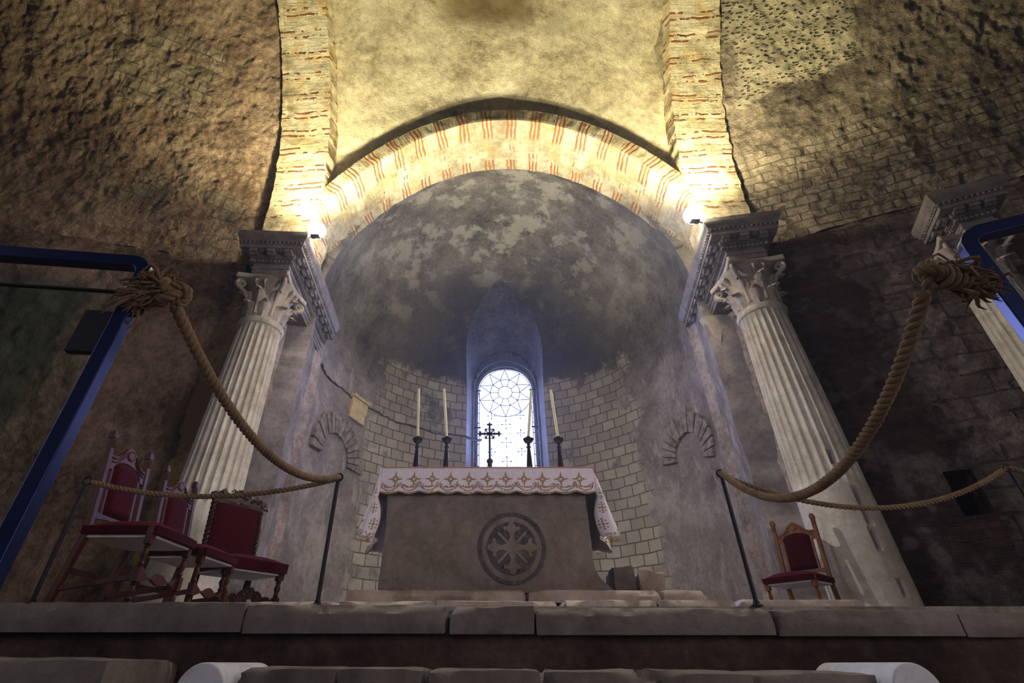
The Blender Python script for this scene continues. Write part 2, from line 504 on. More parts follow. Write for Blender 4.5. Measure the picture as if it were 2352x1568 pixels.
def mat_apse():
    n = NT('apse_stone')
    o = n.obj(); uvv = n.uv(); xy = n.sep(uvv)
    s_, t_ = xy[0], xy[1]
    big = n.noise(o, 0.6, 2, 0.6); med = n.noise(o, 2.4, 5, 0.68); fine = n.noise(o, 12, 4, 0.74); grit = n.noise(o, 45, 3, 0.7)
    streak = n.noise(n.map(uvv, (2.6, 0.8, 1), (3, 0, 0)), 1.5, 5, 0.7)
    f = n.math('ADD', n.math('MULTIPLY', big, 0.35), n.math('ADD', n.math('MULTIPLY', med, 0.35), n.math('MULTIPLY', fine, 0.30)))
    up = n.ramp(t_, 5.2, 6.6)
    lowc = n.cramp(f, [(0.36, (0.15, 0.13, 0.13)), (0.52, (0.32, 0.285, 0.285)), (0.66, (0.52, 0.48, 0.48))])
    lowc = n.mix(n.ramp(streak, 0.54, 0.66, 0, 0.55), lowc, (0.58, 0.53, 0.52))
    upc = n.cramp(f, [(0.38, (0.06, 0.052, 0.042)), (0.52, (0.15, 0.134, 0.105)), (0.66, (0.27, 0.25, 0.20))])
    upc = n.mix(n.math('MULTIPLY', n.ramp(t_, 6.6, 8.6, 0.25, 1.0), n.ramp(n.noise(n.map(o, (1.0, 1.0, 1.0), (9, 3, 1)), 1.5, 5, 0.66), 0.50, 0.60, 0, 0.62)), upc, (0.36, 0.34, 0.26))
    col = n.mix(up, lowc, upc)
    # darker zone over the window, uneven with the noise
    dx = n.math('ABSOLUTE', s_)
    dark_zone = n.math('MULTIPLY', n.ramp(dx, 1.5, 5.0, 1, 0), n.math('MULTIPLY', n.ramp(t_, 6.0, 7.0), n.ramp(t_, 8.8, 10.0, 1, 0)))
    dark_zone = n.math('MULTIPLY', dark_zone, n.ramp(med, 0.3, 0.6, 0.55, 0.95))
    col = n.mix(dark_zone, col, (0.045, 0.04, 0.04))
    # small squared ashlar where the plaster has gone
    wv = n.node('ShaderNodeTexNoise', {'Vector': o, 'Scale': 1.6, 'Detail': 3.0})
    dv = n.node('ShaderNodeVectorMath', {0: wv.outputs[1], 1: (0.5, 0.5, 0.5)}, operation='SUBTRACT').outputs[0]
    dv = n.node('ShaderNodeVectorMath', {0: dv, 3: 0.09}, operation='SCALE').outputs[0]
    uvd = n.node('ShaderNodeVectorMath', {0: uvv, 1: dv}, operation='ADD').outputs[0]
    sh, mo = brick(n, uvd, 0.34, 0.235, 0.014)
    wob = n.noise(o, 1.4, 4, 0.65)
    m1 = n.rect(xy, -3.7, 3.5, -1.0, 6.4, 0.12, wob, 1.4)
    keep = n.ramp(n.noise(n.map(o, (1, 1, 1), (2, 8, 4)), 1.1, 4, 0.6), 0.36, 0.44)
    m = n.math('MULTIPLY', m1, keep)
    shade = n.ramp(sh, 0.2, 1.0, 0.80, 1.15)
    cb = n.mix(1.0, n.mix(med, (0.38, 0.35, 0.29), (0.68, 0.64, 0.54)), n.comb(shade, shade, shade), 'MULTIPLY')
    cb = n.mix(mo, cb, (0.13, 0.115, 0.12))
    col = n.mix(n.math('MULTIPLY', m, 0.85), col, cb)
    h0 = n.math('ADD', n.math('MULTIPLY', med, 0.55), n.math('MULTIPLY', fine, 0.3))
    hb = n.math('ADD', n.math('MULTIPLY', n.math('SUBTRACT', 1.0, mo), 0.4), n.math('MULTIPLY', fine, 0.2))
    h = n.node('ShaderNodeMix', {0: m, 2: h0, 3: hb}, data_type='FLOAT').outputs[0]
    h = n.math('ADD', h, n.math('MULTIPLY', grit, 0.16))
    nb = n.bump(h, 0.5, 0.055)
    return n.done(col, 0.9, nb, spec=0.15)
M_apse = mat_apse()
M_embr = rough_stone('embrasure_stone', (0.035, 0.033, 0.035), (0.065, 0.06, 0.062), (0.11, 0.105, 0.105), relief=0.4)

def mat_rib(name, along=1, per=0.62, edges=None, tint=1.0):
    """pale stones with courses of thin orange bricks; UV.x across, UV.y along the arch"""
    n = NT(name)
    o = n.obj(); uvv = n.uv(); xy = n.sep(uvv)
    med = n.noise(o, 2.2, 4, 0.66); fine = n.noise(o, 13, 5, 0.72)
    t = n.math('ADD', xy[1], n.math('MULTIPLY', n.math('SUBTRACT', n.noise(o, 1.4, 5), 0.5), 0.20))
    ph = n.math('FRACT', n.math('DIVIDE', t, per))
    m = None
    for c in ((0.34, 0.50, 0.66) if edges else (0.33, 0.60)):
        d = n.math('ABSOLUTE', n.math('SUBTRACT', ph, c))
        b = n.ramp(d, *((0.024, 0.044) if edges else (0.034, 0.058)), 1, 0)
        m = b if m is None else n.math('MAXIMUM', m, b)
    gone = n.ramp(n.noise(n.map(o, (1, 1, 1), (5, 5, 5)), 4.6, 3, 0.62), 0.47, 0.53)
    if edges:
        w, e = edges
        near = n.math('MAXIMUM', n.ramp(xy[0], e, e + 0.1, 1, 0.0), n.ramp(xy[0], w - e * 0.75, w - e * 0.65, 0.0, 1))
        mid = n.math('MULTIPLY', gone, n.ramp(med, 0.52, 0.6))
        mask = n.math('MAXIMUM', near, n.math('MULTIPLY', mid, 0.8))
    else:
        mask = gone
    m = n.math('MULTIPLY', m, mask)
    sh, mo = brick(n, n.comb(xy[1], xy[0]), per / 2, 0.42, 0.01)
    k = n.ramp(sh, 0.2, 1.0, 0.88, 1.1)
    base = n.cramp(n.math('ADD', n.math('MULTIPLY', med, 0.6), n.math('MULTIPLY', fine, 0.4)),
                   [(0.40, (0.46 * tint, 0.39 * tint, 0.24 * tint)), (0.52, (0.76 * tint, 0.68 * tint, 0.47 * tint)), (0.62, (0.88 * tint, 0.83 * tint, 0.66 * tint))])
    base = n.mix(n.ramp(n.noise(n.map(o, (1, 1, 1), (1, 2, 3)), 2.8, 3, 0.6), 0.52, 0.62, 0, 0.55), base, (0.74 * tint, 0.55 * tint, 0.25 * tint))
    base = n.mix(1.0, base, n.comb(k, k, k), 'MULTIPLY')
    br = n.mix(fine, (0.25, 0.085, 0.035), (0.47, 0.20, 0.085))
    col = n.mix(m, base, br)
    h = n.math('ADD', n.math('MULTIPLY', n.math('SUBTRACT', 1.0, m), 0.5), n.math('ADD', n.math('MULTIPLY', fine, 0.5), n.math('MULTIPLY', n.noise(n.map(uvv, (1.0, 7.0, 1)), 1.5, 3, 0.6), 0.55)))
    nb = n.bump(h, 0.8, 0.045)
    return n.done(col, 0.9, nb, spec=0.15)
M_rib = mat_rib('rib_brick_and_stone', per=0.40)
M_ring = mat_rib('arch_brick_and_stone', per=0.46, edges=(1.12, 0.34), tint=0.62)

def mat_voussoir():
    n = NT('voussoir_stone')
    f = n.noise(n.obj(), 6, 6, 0.6)
    c = n.cramp(f, [(0.35, (0.17, 0.14, 0.13)), (0.6, (0.38, 0.335, 0.31))])
    return n.done(c, 0.9, n.bump(n.noise(n.obj(), 20, 6, 0.7), 0.6, 0.02), spec=0.15)
M_vous = mat_voussoir()

M_wood = mat_wood('reddish_wood', (0.032, 0.009, 0.005), (0.095, 0.029, 0.014))
M_wood_pale = mat_wood('honey_wood', (0.10, 0.034, 0.013), (0.24, 0.095, 0.038))
M_wood_dark = mat_wood('dark_wood', (0.02, 0.009, 0.007), (0.065, 0.03, 0.022), 0.32)
M_velvet = mat_velvet('red_velvet', (0.045, 0.0014, 0.005))
M_linen = plain('seat_lining', (0.52, 0.50, 0.50), 0.9, var=0.06)
M_iron = plain('black_iron', (0.006, 0.006, 0.009), 0.5, 0.0, 0.25)
M_blue = plain('blue_black_paint', (0.009, 0.020, 0.085), 0.36, 0.6, 0.4, var=0.08)
M_bronze = plain('dark_bronze', (0.022, 0.020, 0.026), 0.34, 0.5, 0.5)
M_candle = plain('wax', (0.80, 0.80, 0.52), 0.45, var=0.03, **{'Subsurface Weight': 0.1})
M_cloth = plain('altar_linen', (0.80, 0.76, 0.82), 0.85, var=0.05, nscale=30, bump=0.15)
M_gold = plain('gold_thread', (0.36, 0.22, 0.10), 0.7, var=0.25, nscale=60)
M_trim_red = plain('ochre_braid', (0.40, 0.15, 0.07), 0.7)
M_lead = plain('window_lead', (0.004, 0.005, 0.010), 0.7)
M_tile = plain('pale_ochre_stone', (0.66, 0.53, 0.31), 0.8, var=0.15, bump=0.4)
M_pale = plain('window_jamb_stone', (0.16, 0.155, 0.17), 0.85, var=0.2, bump=0.4)

def mat_rope(name, a, b):
    n = NT(name)
    o = n.obj()
    f = n.noise(o, 90, 6, 0.7); g = n.noise(o, 7, 4)
    c = n.mix(f, a, b)
    c = n.mix(n.ramp(g, 0.45, 0.65, 0, 0.4), c, (a[0] * 0.6, a[1] * 0.6, a[2] * 0.6))
    return n.done(c, 0.9, n.bump(n.noise(o, 260, 4, 0.7), 0.5, 0.003), spec=0.15)
M_rope = mat_rope('hemp_rope', (0.12, 0.075, 0.042), (0.29, 0.205, 0.12))
M_fray = mat_rope('frayed_hemp', (0.08, 0.048, 0.028), (0.26, 0.165, 0.10))

def mat_emit(name, col, strength):
    n = NT(name)
    n.done((0.8, 0.8, 0.8), 0.5)
    n.put(n.b.inputs['Emission Color'], col); n.b.inputs['Emission Strength'].default_value = strength
    return n.m
M_pane = mat_emit('daylit_glass', (0.56, 0.64, 1.0), 2.2)
M_bulb = mat_emit('floodlight_glass', (1.0, 0.86, 0.60), 120.0)

def mat_panel():
    n = NT('clear_panel')
    t = n.t
    tr = n.node('ShaderNodeBsdfTransparent', {0: (0.86, 0.93, 0.90)})
    gl = n.node('ShaderNodeBsdfGlossy', {0: (0.8, 0.9, 0.85), 1: 0.08})
    mx = n.node('ShaderNodeMixShader', {0: 0.05, 1: tr.outputs[0], 2: gl.outputs[0]})
    t.links.new(mx.outputs[0], n.out.inputs[0])
    return n.m
M_panel = mat_panel()

# ------------------------------------------------------------------ the building
P = 0.27                 # level of the raised floor
RB, ZB = 5.97, 6.4       # rib intrados: radius and centre height (centre at y' = -0.1)
YB = -0.1
RA, CA = 3.85, 4.88      # apse arch: radius and centre height
def rib_point(a, r):     # a in metres along a path: straight leg first, then arc
    leg = 0.75
    if a < leg: return YB + r, ZB - leg + a
    th = (a - leg) / RB
    return YB + r * cos(th), ZB + r * sin(th)

# raised floor and lower floor
def f_floor(u, v):
    p = Vector((-9.6 + 19.2 * u, 3.05 + 5.6 * v, P)); return p, p.x, p.y
mb = MB(); mb.box(-9.6, 9.6, 3.10, 12.2, -0.3, P)
o = mb.build('floor', M_floor); tag(o, kind='structure')
mb = MB(); mb.box(-9.6, 9.6, -4.0, 3.10, -0.45, -0.25)
o = mb.build('floor', M_floor); tag(o, kind='structure')
def f_riser(u, v):
    x = -9.6 + 19.2 * u
    return Vector((x, 3.045 - 0.03 * sin(v * 3.0), -0.25 + 0.42 * v)), x, v * 0.42
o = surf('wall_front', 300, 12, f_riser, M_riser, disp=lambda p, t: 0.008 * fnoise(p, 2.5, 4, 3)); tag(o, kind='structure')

# left and right walls, leaving the columns at a slant
WL0, WL1 = Vector((-4.10, 6.25, 0)), Vector((-10.2, 4.73, 0))
WR0, WR1 = Vector((4.45, 5.90, 0)), Vector((10.2, 3.20, 0))
ZS = 5.75                # head of the side walls
def side_wall(name, A, B, mat, seed, flip, hole=None):
    L = (B - A).length
    def f(u, v):
        p = A.lerp(B, u); p = Vector((p.x, p.y, P - 0.1 + (ZS - P + 0.1) * v)); return p, u * L, p.z
    def d(p, t):
        return 0.05 * fnoise(p, 1.6, 5, seed) + 0.02 * fnoise(p, 6, 4, seed + 3)
    keep = None
    if hole:
        dn = (B - A).normalized()
        def keep(c):
            q = (Vector((c.x, c.y, 0)) - A).dot(dn)
            return not (hole[0] < q < hole[1] and hole[2] < c.z < hole[3])
    o = surf(name, 260, 240, f, mat, disp=d, flip=flip, keep=keep)
    if hole:
        nb_ = Vector((-dn.y, dn.x, 0)); nb_ = nb_ if nb_.y > 0 else -nb_
        mb = MB()
        e = 0.05
        c4 = [(hole[0] - e, hole[2] - e), (hole[1] + e, hole[2] - e), (hole[1] + e, hole[3] + e), (hole[0] - e, hole[3] + e)]
        vs = []
        for dp in (0.04, 0.6):
            for q, z in c4:
                p = A + dn * q + nb_ * dp; vs.append((p.x, p.y, z))
        mb.add(vs, [(4, 5, 6, 7), (0, 1, 5, 4), (1, 2, 6, 5), (2, 3, 7, 6), (3, 0, 4, 7)])
        tag(mb.build('trim_9', mat), kind='structure')
    return tag(o, kind='structure')
side_wall('wall_left', WL0, WL1, M_wall_l, 2.0, True)
wr = side_wall('wall_right', WR0, WR1, M_wall_r, 5.0, False, hole=(0.92, 1.19, 1.36, 1.84))

# side vaults: a quarter barrel rising from each wall head
def side_vault(name, A, B, mat, seed, flip, r, ext):
    L = (B - A).length
    d = (B - A).normalized()
    n_ = Vector((-d.y, d.x, 0))
    if n_.y > 0: n_ = -n_
    A2 = A - d * ext
    L2 = L + ext
    def f(u, v):
        th = v * R(78)
        p = A2 + d * (L2 * u) + n_ * (r * (1 - cos(th))); p = Vector((p.x, p.y, ZS + r * sin(th)))
        return p, u * L2 - ext, r * th
    def dd(p, t):
        return 0.04 * fnoise(p, 1.1, 4, seed) + 0.028 * fnoise(p, 4.5, 5, seed + 3) + 0.014 * fnoise(p, 13, 3, seed)
    o = surf(name, 300, 300, f, mat, disp=dd, flip=flip)
    return tag(o, kind='structure')
side_vault('ceiling', WL0, WL1, M_vault_l, 1.0, True, 8.2, 0.5)
side_vault('ceiling', WR0, WR1, M_vault_r, 7.0, False, 8.2, 0.5)

# middle vault above the arch
RW = 6.40
def f_web(u, v):
    x = -3.55 + 7.1 * u
    z0 = CA + sqrt((RA + 0.28) ** 2 - min(abs(x), 3.9) ** 2)
    th0 = math.asin(max(0.0, (z0 - ZB) / RW)); th1 = R(100)
    th = th0 + (th1 - th0) * v
    return AF(x, YB + RW * cos(th), ZB + RW * sin(th)), x, RW * th
o = surf('ceiling', 200, 170, f_web, M_web, disp=lambda p, t: 0.03 * fnoise(p, 1.6, 5, 4) + 0.012 * fnoise(p, 7, 4, 2), flip=True)
tag(o, kind='structure')

# the brick and stone ribs
def rib(name, s):
    total = 0.75 + RB * R(104)
    na = 230
    xin = lambda z: 3.30 + (0.10 if s < 0 else 0.30) * max(0.0, min(1.0, (7.6 - z) / 1.8)) ** 1.2
    sec = []
    ns = 18
    def f(u, v):
        # u runs round the section: inner side, soffit, outer side
        a = total * v
        y, z = rib_point(a, RB); yo, zo = rib_point(a, RB + 0.75)
        xi, xo = xin(z), 4.25
        w = xo - xi
        jag = 0.02 * fnoise((a * 1.0, s, 0), 5.0, 3, 3)
        if u < 0.2:
            k = u / 0.2
            return AF(s * (xi + jag), yo + (y - yo) * k, zo + (z - zo) * k), -0.55 + 0.55 * k, a
        if u > 0.8:
            k = (u - 0.8) / 0.2
            return AF(s * (xo + jag * 1.5), y + (yo - y) * k, z + (zo - z) * k), w + 0.55 * k, a
        k = (u - 0.2) / 0.6
        return AF(s * (xi + jag * (1 - k) + w * k + jag * 1.5 * k), y, z), w * k, a
    o = surf(name, 30, na, f, M_rib, disp=lambda p, t: 0.016 * fnoise(p, 5, 4, 8), flip=(s > 0))
    for p in o.data.polygons: p.use_smooth = True
    try: o.data.set_sharp_from_angle(angle=R(50))
    except Exception: pass
    return tag(o, kind='structure')
rib('trim_1', -1); rib('trim_2', 1)

# the arch of the apse
def ring():
    t0 = R(80)
    def yfront(z): return YB + sqrt(max(0.1, 36.0 - max(0.0, z - ZB) ** 2))
    TH = 0.33; DEP = 1.12
    def f(u, v):
        t = -t0 + 2 * t0 * v
        z = CA + RA * cos(t); y = yfront(z); jag = 0.012 * fnoise((t * 9, 0, 0), 1.5, 3, 4)
        if u < 0.22:       # front face
            k = u / 0.22; r = RA + TH * (1 - k) + jag; y2 = y; s_ = 0.0 - TH * (1 - k)
        elif u < 0.85:
            k = (u - 0.22) / 0.63; r = RA + jag; y2 = y + DEP * k; s_ = DEP * k
        else:
            k = (u - 0.85) / 0.15; r = RA + TH * 1.6 * k + jag; y2 = y + DEP; s_ = DEP + TH * k
        return AF(r * sin(t), y2, CA + r * cos(t)), s_, t * RA
    o = surf('trim_3', 40, 260, f, M_ring, disp=lambda p, t: 0.012 * fnoise(p, 5, 4, 1), flip=True)
    try: o.data.set_sharp_from_angle(angle=R(50))
    except Exception: pass
    tag(o, kind='structure')
    mb = MB()      # top of the ring where it stands out from the vault
    pts = []
    n = 120
    for i in range(n + 1):
        t = -t0 + 2 * t0 * i / n
        z = CA + RA * cos(t); y = yfront(z)
        r = RA + TH
        pts.append((AF(r * sin(t), y, CA + r * cos(t)), AF(r * sin(t), y + 0.5, CA + r * cos(t))))
    mb.add([p for q in pts for p in q], [(2 * i, 2 * i + 1, 2 * i + 3, 2 * i + 2) for i in range(n)])
    tag(mb.build('trim_3', M_ring, smooth=True), kind='structure')
ring()

# the apse: a horseshoe cylinder under a half dome, its window cut through the wall
AY, AR, AZ = 8.3, 3.7, 5.65
def build_apse():
    amax = R(180)
    tmax = AZ + AR * R(90)
    def f(u, v):
        a = -amax + 2 * amax * u
        t = (P - 0.15) + (tmax - P + 0.15) * v
        if t < AZ: x, y, z = AR * sin(a), AY + AR * cos(a), t
        else:
            e = min(R(90), (t - AZ) / AR)
            x, y, z = AR * cos(e) * sin(a), AY + AR * cos(e) * cos(a), AZ + AR * sin(e)
        return AF(x, y, z), AR * a, t
    def keep(p):
        x, y, z = IAF(p)
        z2 = CA + sqrt(max(0.0, RA * RA - min(abs(x), 3.8) ** 2))
        yr = YB + sqrt(36.0 - max(0.0, min(z, z2) - ZB) ** 2) + 1.02
        return y > yr - 0.04 if z > 5.6 else y > 7.0
    def dd(p, t):
        return 0.022 * fnoise(p, 1.3, 5, 4) + 0.008 * fnoise(p, 6, 4, 2)
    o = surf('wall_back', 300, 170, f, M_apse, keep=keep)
    bm = bmesh.new(); bm.from_mesh(o.data)
    bmesh.ops.remove_doubles(bm, verts=bm.verts, dist=0.0005)
    bmesh.ops.dissolve_degenerate(bm, dist=0.0005, edges=bm.edges)
    for v in bm.verts:
        x, y, z = IAF(v.co)
        n_ = AF(x, y, z) - AF(0, AY, min(z, AZ)); n_.normalize()
        v.co = v.co - n_ * dd(v.co, None)
    bm.to_mesh(o.data); bm.free()
    # thickness outwards
    m = o.modifiers.new('thick', 'SOLIDIFY'); m.thickness = 0.95; m.offset = -1
    # the embrasure: widening towards the room
    outl = lambda hw, ztop, zb: [(-hw, zb), (hw, zb)] + [(hw * cos(PI * k / 16), ztop - hw + hw * sin(PI * k / 16)) for k in range(17)]
    sec = [(10.0, 1.16, 8.90, 3.6), (12.05, 1.03, 8.02, 3.9), (13.3, 0.90, 7.46, 4.2)]
    cm = MB()
    n = 19
    for y, hw, zt, zb in sec:
        cm.v += [AF(px_, y, pz) for px_, pz in outl(hw, zt, zb)]
    for i in range(len(sec) - 1):
        for k in range(n):
            l = (k + 1) % n
            cm.f.append((i * n + k, i * n + l, (i + 1) * n + l, (i + 1) * n + k))
    cm.f.append(tuple(reversed(range(n)))); cm.f.append(tuple((len(sec) - 1) * n + k for k in range(n)))
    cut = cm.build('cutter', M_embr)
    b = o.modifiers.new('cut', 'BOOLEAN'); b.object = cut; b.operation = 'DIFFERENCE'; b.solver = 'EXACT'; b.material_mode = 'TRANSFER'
    dg = bpy.context.evaluated_depsgraph_get(); dg.update()
    me = bpy.data.meshes.new_from_object(o.evaluated_get(dg))
    o.modifiers.clear()
    o.data = me
    bpy.data.objects.remove(cut)
    bm = bmesh.new(); bm.from_mesh(me)
    dead = []
    for f_ in bm.faces:
        x, y, z = IAF(f_.calc_center_median())
        if y > 12.2 and z > 4.0:
            k = (y - 12.05) / 1.25; hw = 1.03 - 0.13 * k - 0.03; zt = 8.02 - 0.56 * k - 0.03
            if abs(x) < hw and (z < zt - hw or x * x + (z - zt + hw) ** 2 < hw * hw): dead.append(f_)
    bmesh.ops.delete(bm, geom=dead, context='FACES')
    bm.to_mesh(me); bm.free()
    tag(o, kind='structure')
    try: me.set_sharp_from_angle(angle=R(45))
    except Exception: pass
    # lining of the embrasure beyond the wall up to the glass
    def arch_strip(name, secs, mat):
        mb = MB(); m_ = 0
        for y, hw, zt, zb in secs:
            pts = [(hw, zb)] + [(hw, zb + (zt - hw - zb) * k / 6) for k in range(1, 6)] + [(hw * cos(PI * k / 24), zt - hw + hw * sin(PI * k / 24)) for k in range(25)] + [(-hw, zb + (zt - hw - zb) * (5 - k) / 6) for k in range(0, 5)] + [(-hw, zb)]
            m_ = len(pts)
            mb.v += [AF(a, y, b) for a, b in pts]
        for i in range(len(secs) - 1):
            for k in range(m_ - 1):
                mb.f.append((i * m_ + k, i * m_ + k + 1, (i + 1) * m_ + k + 1, (i + 1) * m_ + k))
        return mb.build(name, mat, smooth=True, recalc=False)
    o2 = arch_strip('trim_4', [(12.70, 1.00, 7.80, 4.0), (12.70, 0.915, 7.715, 4.0), (12.88, 0.915, 7.715, 4.0), (12.88, 0.83, 7.63, 4.0), (13.15, 0.80, 7.60, 4.0)], M_pale)
    tag(o2, kind='structure')
    mb = MB(); mb.box(-1.15, 1.15, 11.85, 13.2, 3.75, 4.08)
    tag(mb.build('trim_5', M_pale, fn=AF), kind='structure')
build_apse()

# window: bright leaded glass
def build_window():
    YG = 13.0; hw = 0.82; zt = 7.62; zb = 4.05
    mb = MB()
    pts = [(-hw, zb), (hw, zb)] + [(hw * cos(PI * k / 32), zt - hw + hw * sin(PI * k / 32)) for k in range(33)]
    mb.prism(pts, lambda a, b, t: AF(a, t, b), YG, YG + 0.02)
    w = mb.build('window_1', M_pane)
    tag(w, kind='structure')
    yl = YG - 0.015
    mb = MB()
    def ln(a, b, r=0.010): mb.tube([AF(a[0], yl, a[1]), AF(b[0], yl, b[1])], r, 5)
    def circ(c, rr, r=0.010, n=40, a0=0, a1=2 * PI):
        mb.tube([AF(c[0] + rr * cos(a0 + (a1 - a0) * k / n), yl, c[1] + rr * sin(a0 + (a1 - a0) * k / n)) for k in range(n + 1)], r, 5)
    cc = (0.0, zt - hw - 0.02)
    circ(cc, 0.21); circ(cc, 0.44); circ(cc, 0.79)
    for k in range(10):
        a = PI / 2 + 2 * PI * k / 10
        a2 = a + PI / 10
        p1 = (cc[0] + 0.21 * cos(a2), cc[1] + 0.21 * sin(a2)); p2 = (cc[0] + 0.44 * cos(a2), cc[1] + 0.44 * sin(a2))
        ln(p1, p2)
        tip = (cc[0] + 0.79 * cos(a), cc[1] + 0.79 * sin(a))
        ln(p2, tip); ln((cc[0] + 0.44 * cos(a2 - PI / 5), cc[1] + 0.44 * sin(a2 - PI / 5)), tip)
        mb.add([AF(p2[0] + 0.02 * cos(q * PI / 3), yl - 0.008, p2[1] + 0.02 * sin(q * PI / 3)) for q in range(6)], [(0, 1, 2, 3, 4, 5)])
    def cross(x, z, r):
        for q in range(4):
            a = PI / 2 * q
            mb.tube([AF(x, yl, z), AF(x + r * cos(a) * 0.6, yl, z + r * sin(a) * 0.6), AF(x + r * cos(a), yl, z + r * sin(a))], [0.006, 0.006, 0.022], 5)
    for z in (5.75, 5.20, 4.65):
        for x in (-0.42, 0.42):
            circ((x, z), 0.20, 0.004)
            cross(x, z + 0.275, 0.11)
        cross(0, z, 0.14)
        ln((-hw, z + 0.275), (hw, z + 0.275), 0.003)
    ln((0, zb), (0, 6.0), 0.003)
    for x in (-0.77, 0.77): ln((x, zb), (x, zt - hw), 0.010)
    for k in range(9):
        z = zb + 0.15 + 0.32 * k
        for s in (-1, 1): ln((s * 0.77, z), (s * 0.82, z), 0.014)
    mb.build('leading', M_lead, w, smooth=True)
    mb = MB()
    mb.tube([AF(hw * 1.005, yl - 0.02, zb), AF(hw * 1.005, yl - 0.02, zt - hw)] + [AF(hw * 1.005 * cos(PI * k / 28), yl - 0.02, zt - hw + hw * 1.005 * sin(PI * k / 28)) for k in range(1, 28)] + [AF(-hw * 1.005, yl - 0.02, zt - hw), AF(-hw * 1.005, yl - 0.02, zb)], 0.018, 6)
    mb.build('window_frame', M_lead, w, smooth=True)
    for z in (5.60, 6.78):
        mb = MB()
        mb.bar(AF(-1.0, 12.84, z), AF(-0.72, 12.84, z), 0.035)
        mb.bar(AF(1.0, 12.84, z), AF(0.72, 12.84, z), 0.035)
        mb.build('saddle_bar', M_lead, w)
build_window()

# piers behind the columns
for s, nm in ((-1, 'trim_6'), (1, 'trim_7')):
    def f_p(u, v):
        path = [(4.75, 6.42), (4.02, 6.42), (3.72, 7.2), (3.60, 8.0)] if s < 0 else [(4.75, 6.52), (4.02, 6.52), (3.72, 7.2), (3.60, 8.0)]
        ls = [((path[i+1][0]-path[i][0])**2 + (path[i+1][1]-path[i][1])**2) ** .5 for i in range(3)]
        L = sum(ls); q = u * L; i = 0
        while i < 2 and q > ls[i]: q -= ls[i]; i += 1
        k = min(1, q / ls[i])
        x = path[i][0] + (path[i+1][0] - path[i][0]) * k; y = path[i][1] + (path[i+1][1] - path[i][1]) * k
        z = P - 0.1 + 5.9 * v
        return AF(s * x, y, z), u * L, z
    o = surf(nm, 70, 150, f_p, M_pier, disp=lambda p, t: 0.018 * fnoise(p, 2.2, 5, 3), flip=(s > 0))
    tag(o, kind='structure')
# ochre pilaster behind the left column
def f_pil(u, v):
    path = [(-4.56, 6.60), (-4.52, 6.03), (-4.12, 6.03), (-4.08, 6.62)]
    k = u * 3; i = min(2, int(k)); k -= i
    x = path[i][0] + (path[i+1][0] - path[i][0]) * k; y = path[i][1] + (path[i+1][1] - path[i][1]) * k
    z = P - 0.1 + 5.0 * v
    return AF(x, y, z), u, z
o = surf('trim_8', 30, 120, f_pil, M_ochre, disp=lambda p, t: 0.008 * fnoise(p, 2.2, 5, 6), flip=False)
tag(o, kind='structure')
# ------------------------------------------------------------------ columns
COLS = [(AF(-3.71, 5.88, 0), 'fluted pale marble column left of the altar, beside the row of red chairs'),
        (AF(3.75, 5.87, 0), 'fluted pale marble column right of the altar with square sockets low on its shaft'),
        (Vector((6.10, 4.50, 0)), 'marble column at the right edge, half hidden behind the blue rail')]
ZC0, ZC1 = 4.28, 5.05
def shaft_mb(cable, holes):
    mb = MB()
    NF = 24; sub = 8; n = NF * sub
    zs = [0.0, 0.03, 0.09, 0.12, 0.16]
    prof = [(0.0, 0.43), (0.05, 0.445), (0.10, 0.43), (0.12, 0.405), (0.16, 0.40)]
    rows = []
    for z, r in prof: rows.append((z, r, 0.0))
    top = ZC0 - P
    N = 60
    for i in range(N + 1):
        k = i / N
        z = 0.20 + (top - 0.12 - 0.20) * k
        r = 0.392 - 0.092 * k ** 1.35
        fl = 1.0
        if z < cable: fl = 0.0
        elif z < cable + 0.10: fl = (z - cable) / 0.10
        if k > 0.985: fl *= 0.0
        elif k > 0.965: fl *= 0.6
        rows.append((z, r, fl))
    rows += [(top - 0.10, 0.325, 0), (top - 0.05, 0.335, 0), (top - 0.02, 0.325, 0), (top, 0.30, 0)]
    for z, r, fl in rows:
        for q in range(n):
            a = 2 * PI * q / n
            k = (q % sub) / sub
            dd = 0.0
            if 0.14 < k < 0.98:
                w = (k - 0.56) / 0.42
                dd = 0.030 * sqrt(max(0.0, 1 - w * w)) * fl
            rr = r - dd + 0.004 * fnoise((cos(a) * 2, sin(a) * 2, z), 2.0, 3, 5)
            for (ha, hz, hw, hh) in holes:
                da = (a - ha + PI) % (2 * PI) - PI
                if abs(da) * r < hw and abs(z - hz) < hh: rr -= 0.09
            mb.v.append(Vector((rr * cos(a), rr * sin(a), z)))
    m = len(rows)
    for i in range(m - 1):
        for q in range(n):
            l = (q + 1) % n
            mb.f.append((i * n + q, i * n + l, (i + 1) * n + l, (i + 1) * n + q))
    mb.f.append(tuple(reversed(range(n)))); mb.f.append(tuple((m - 1) * n + k for k in range(n)))
    return mb

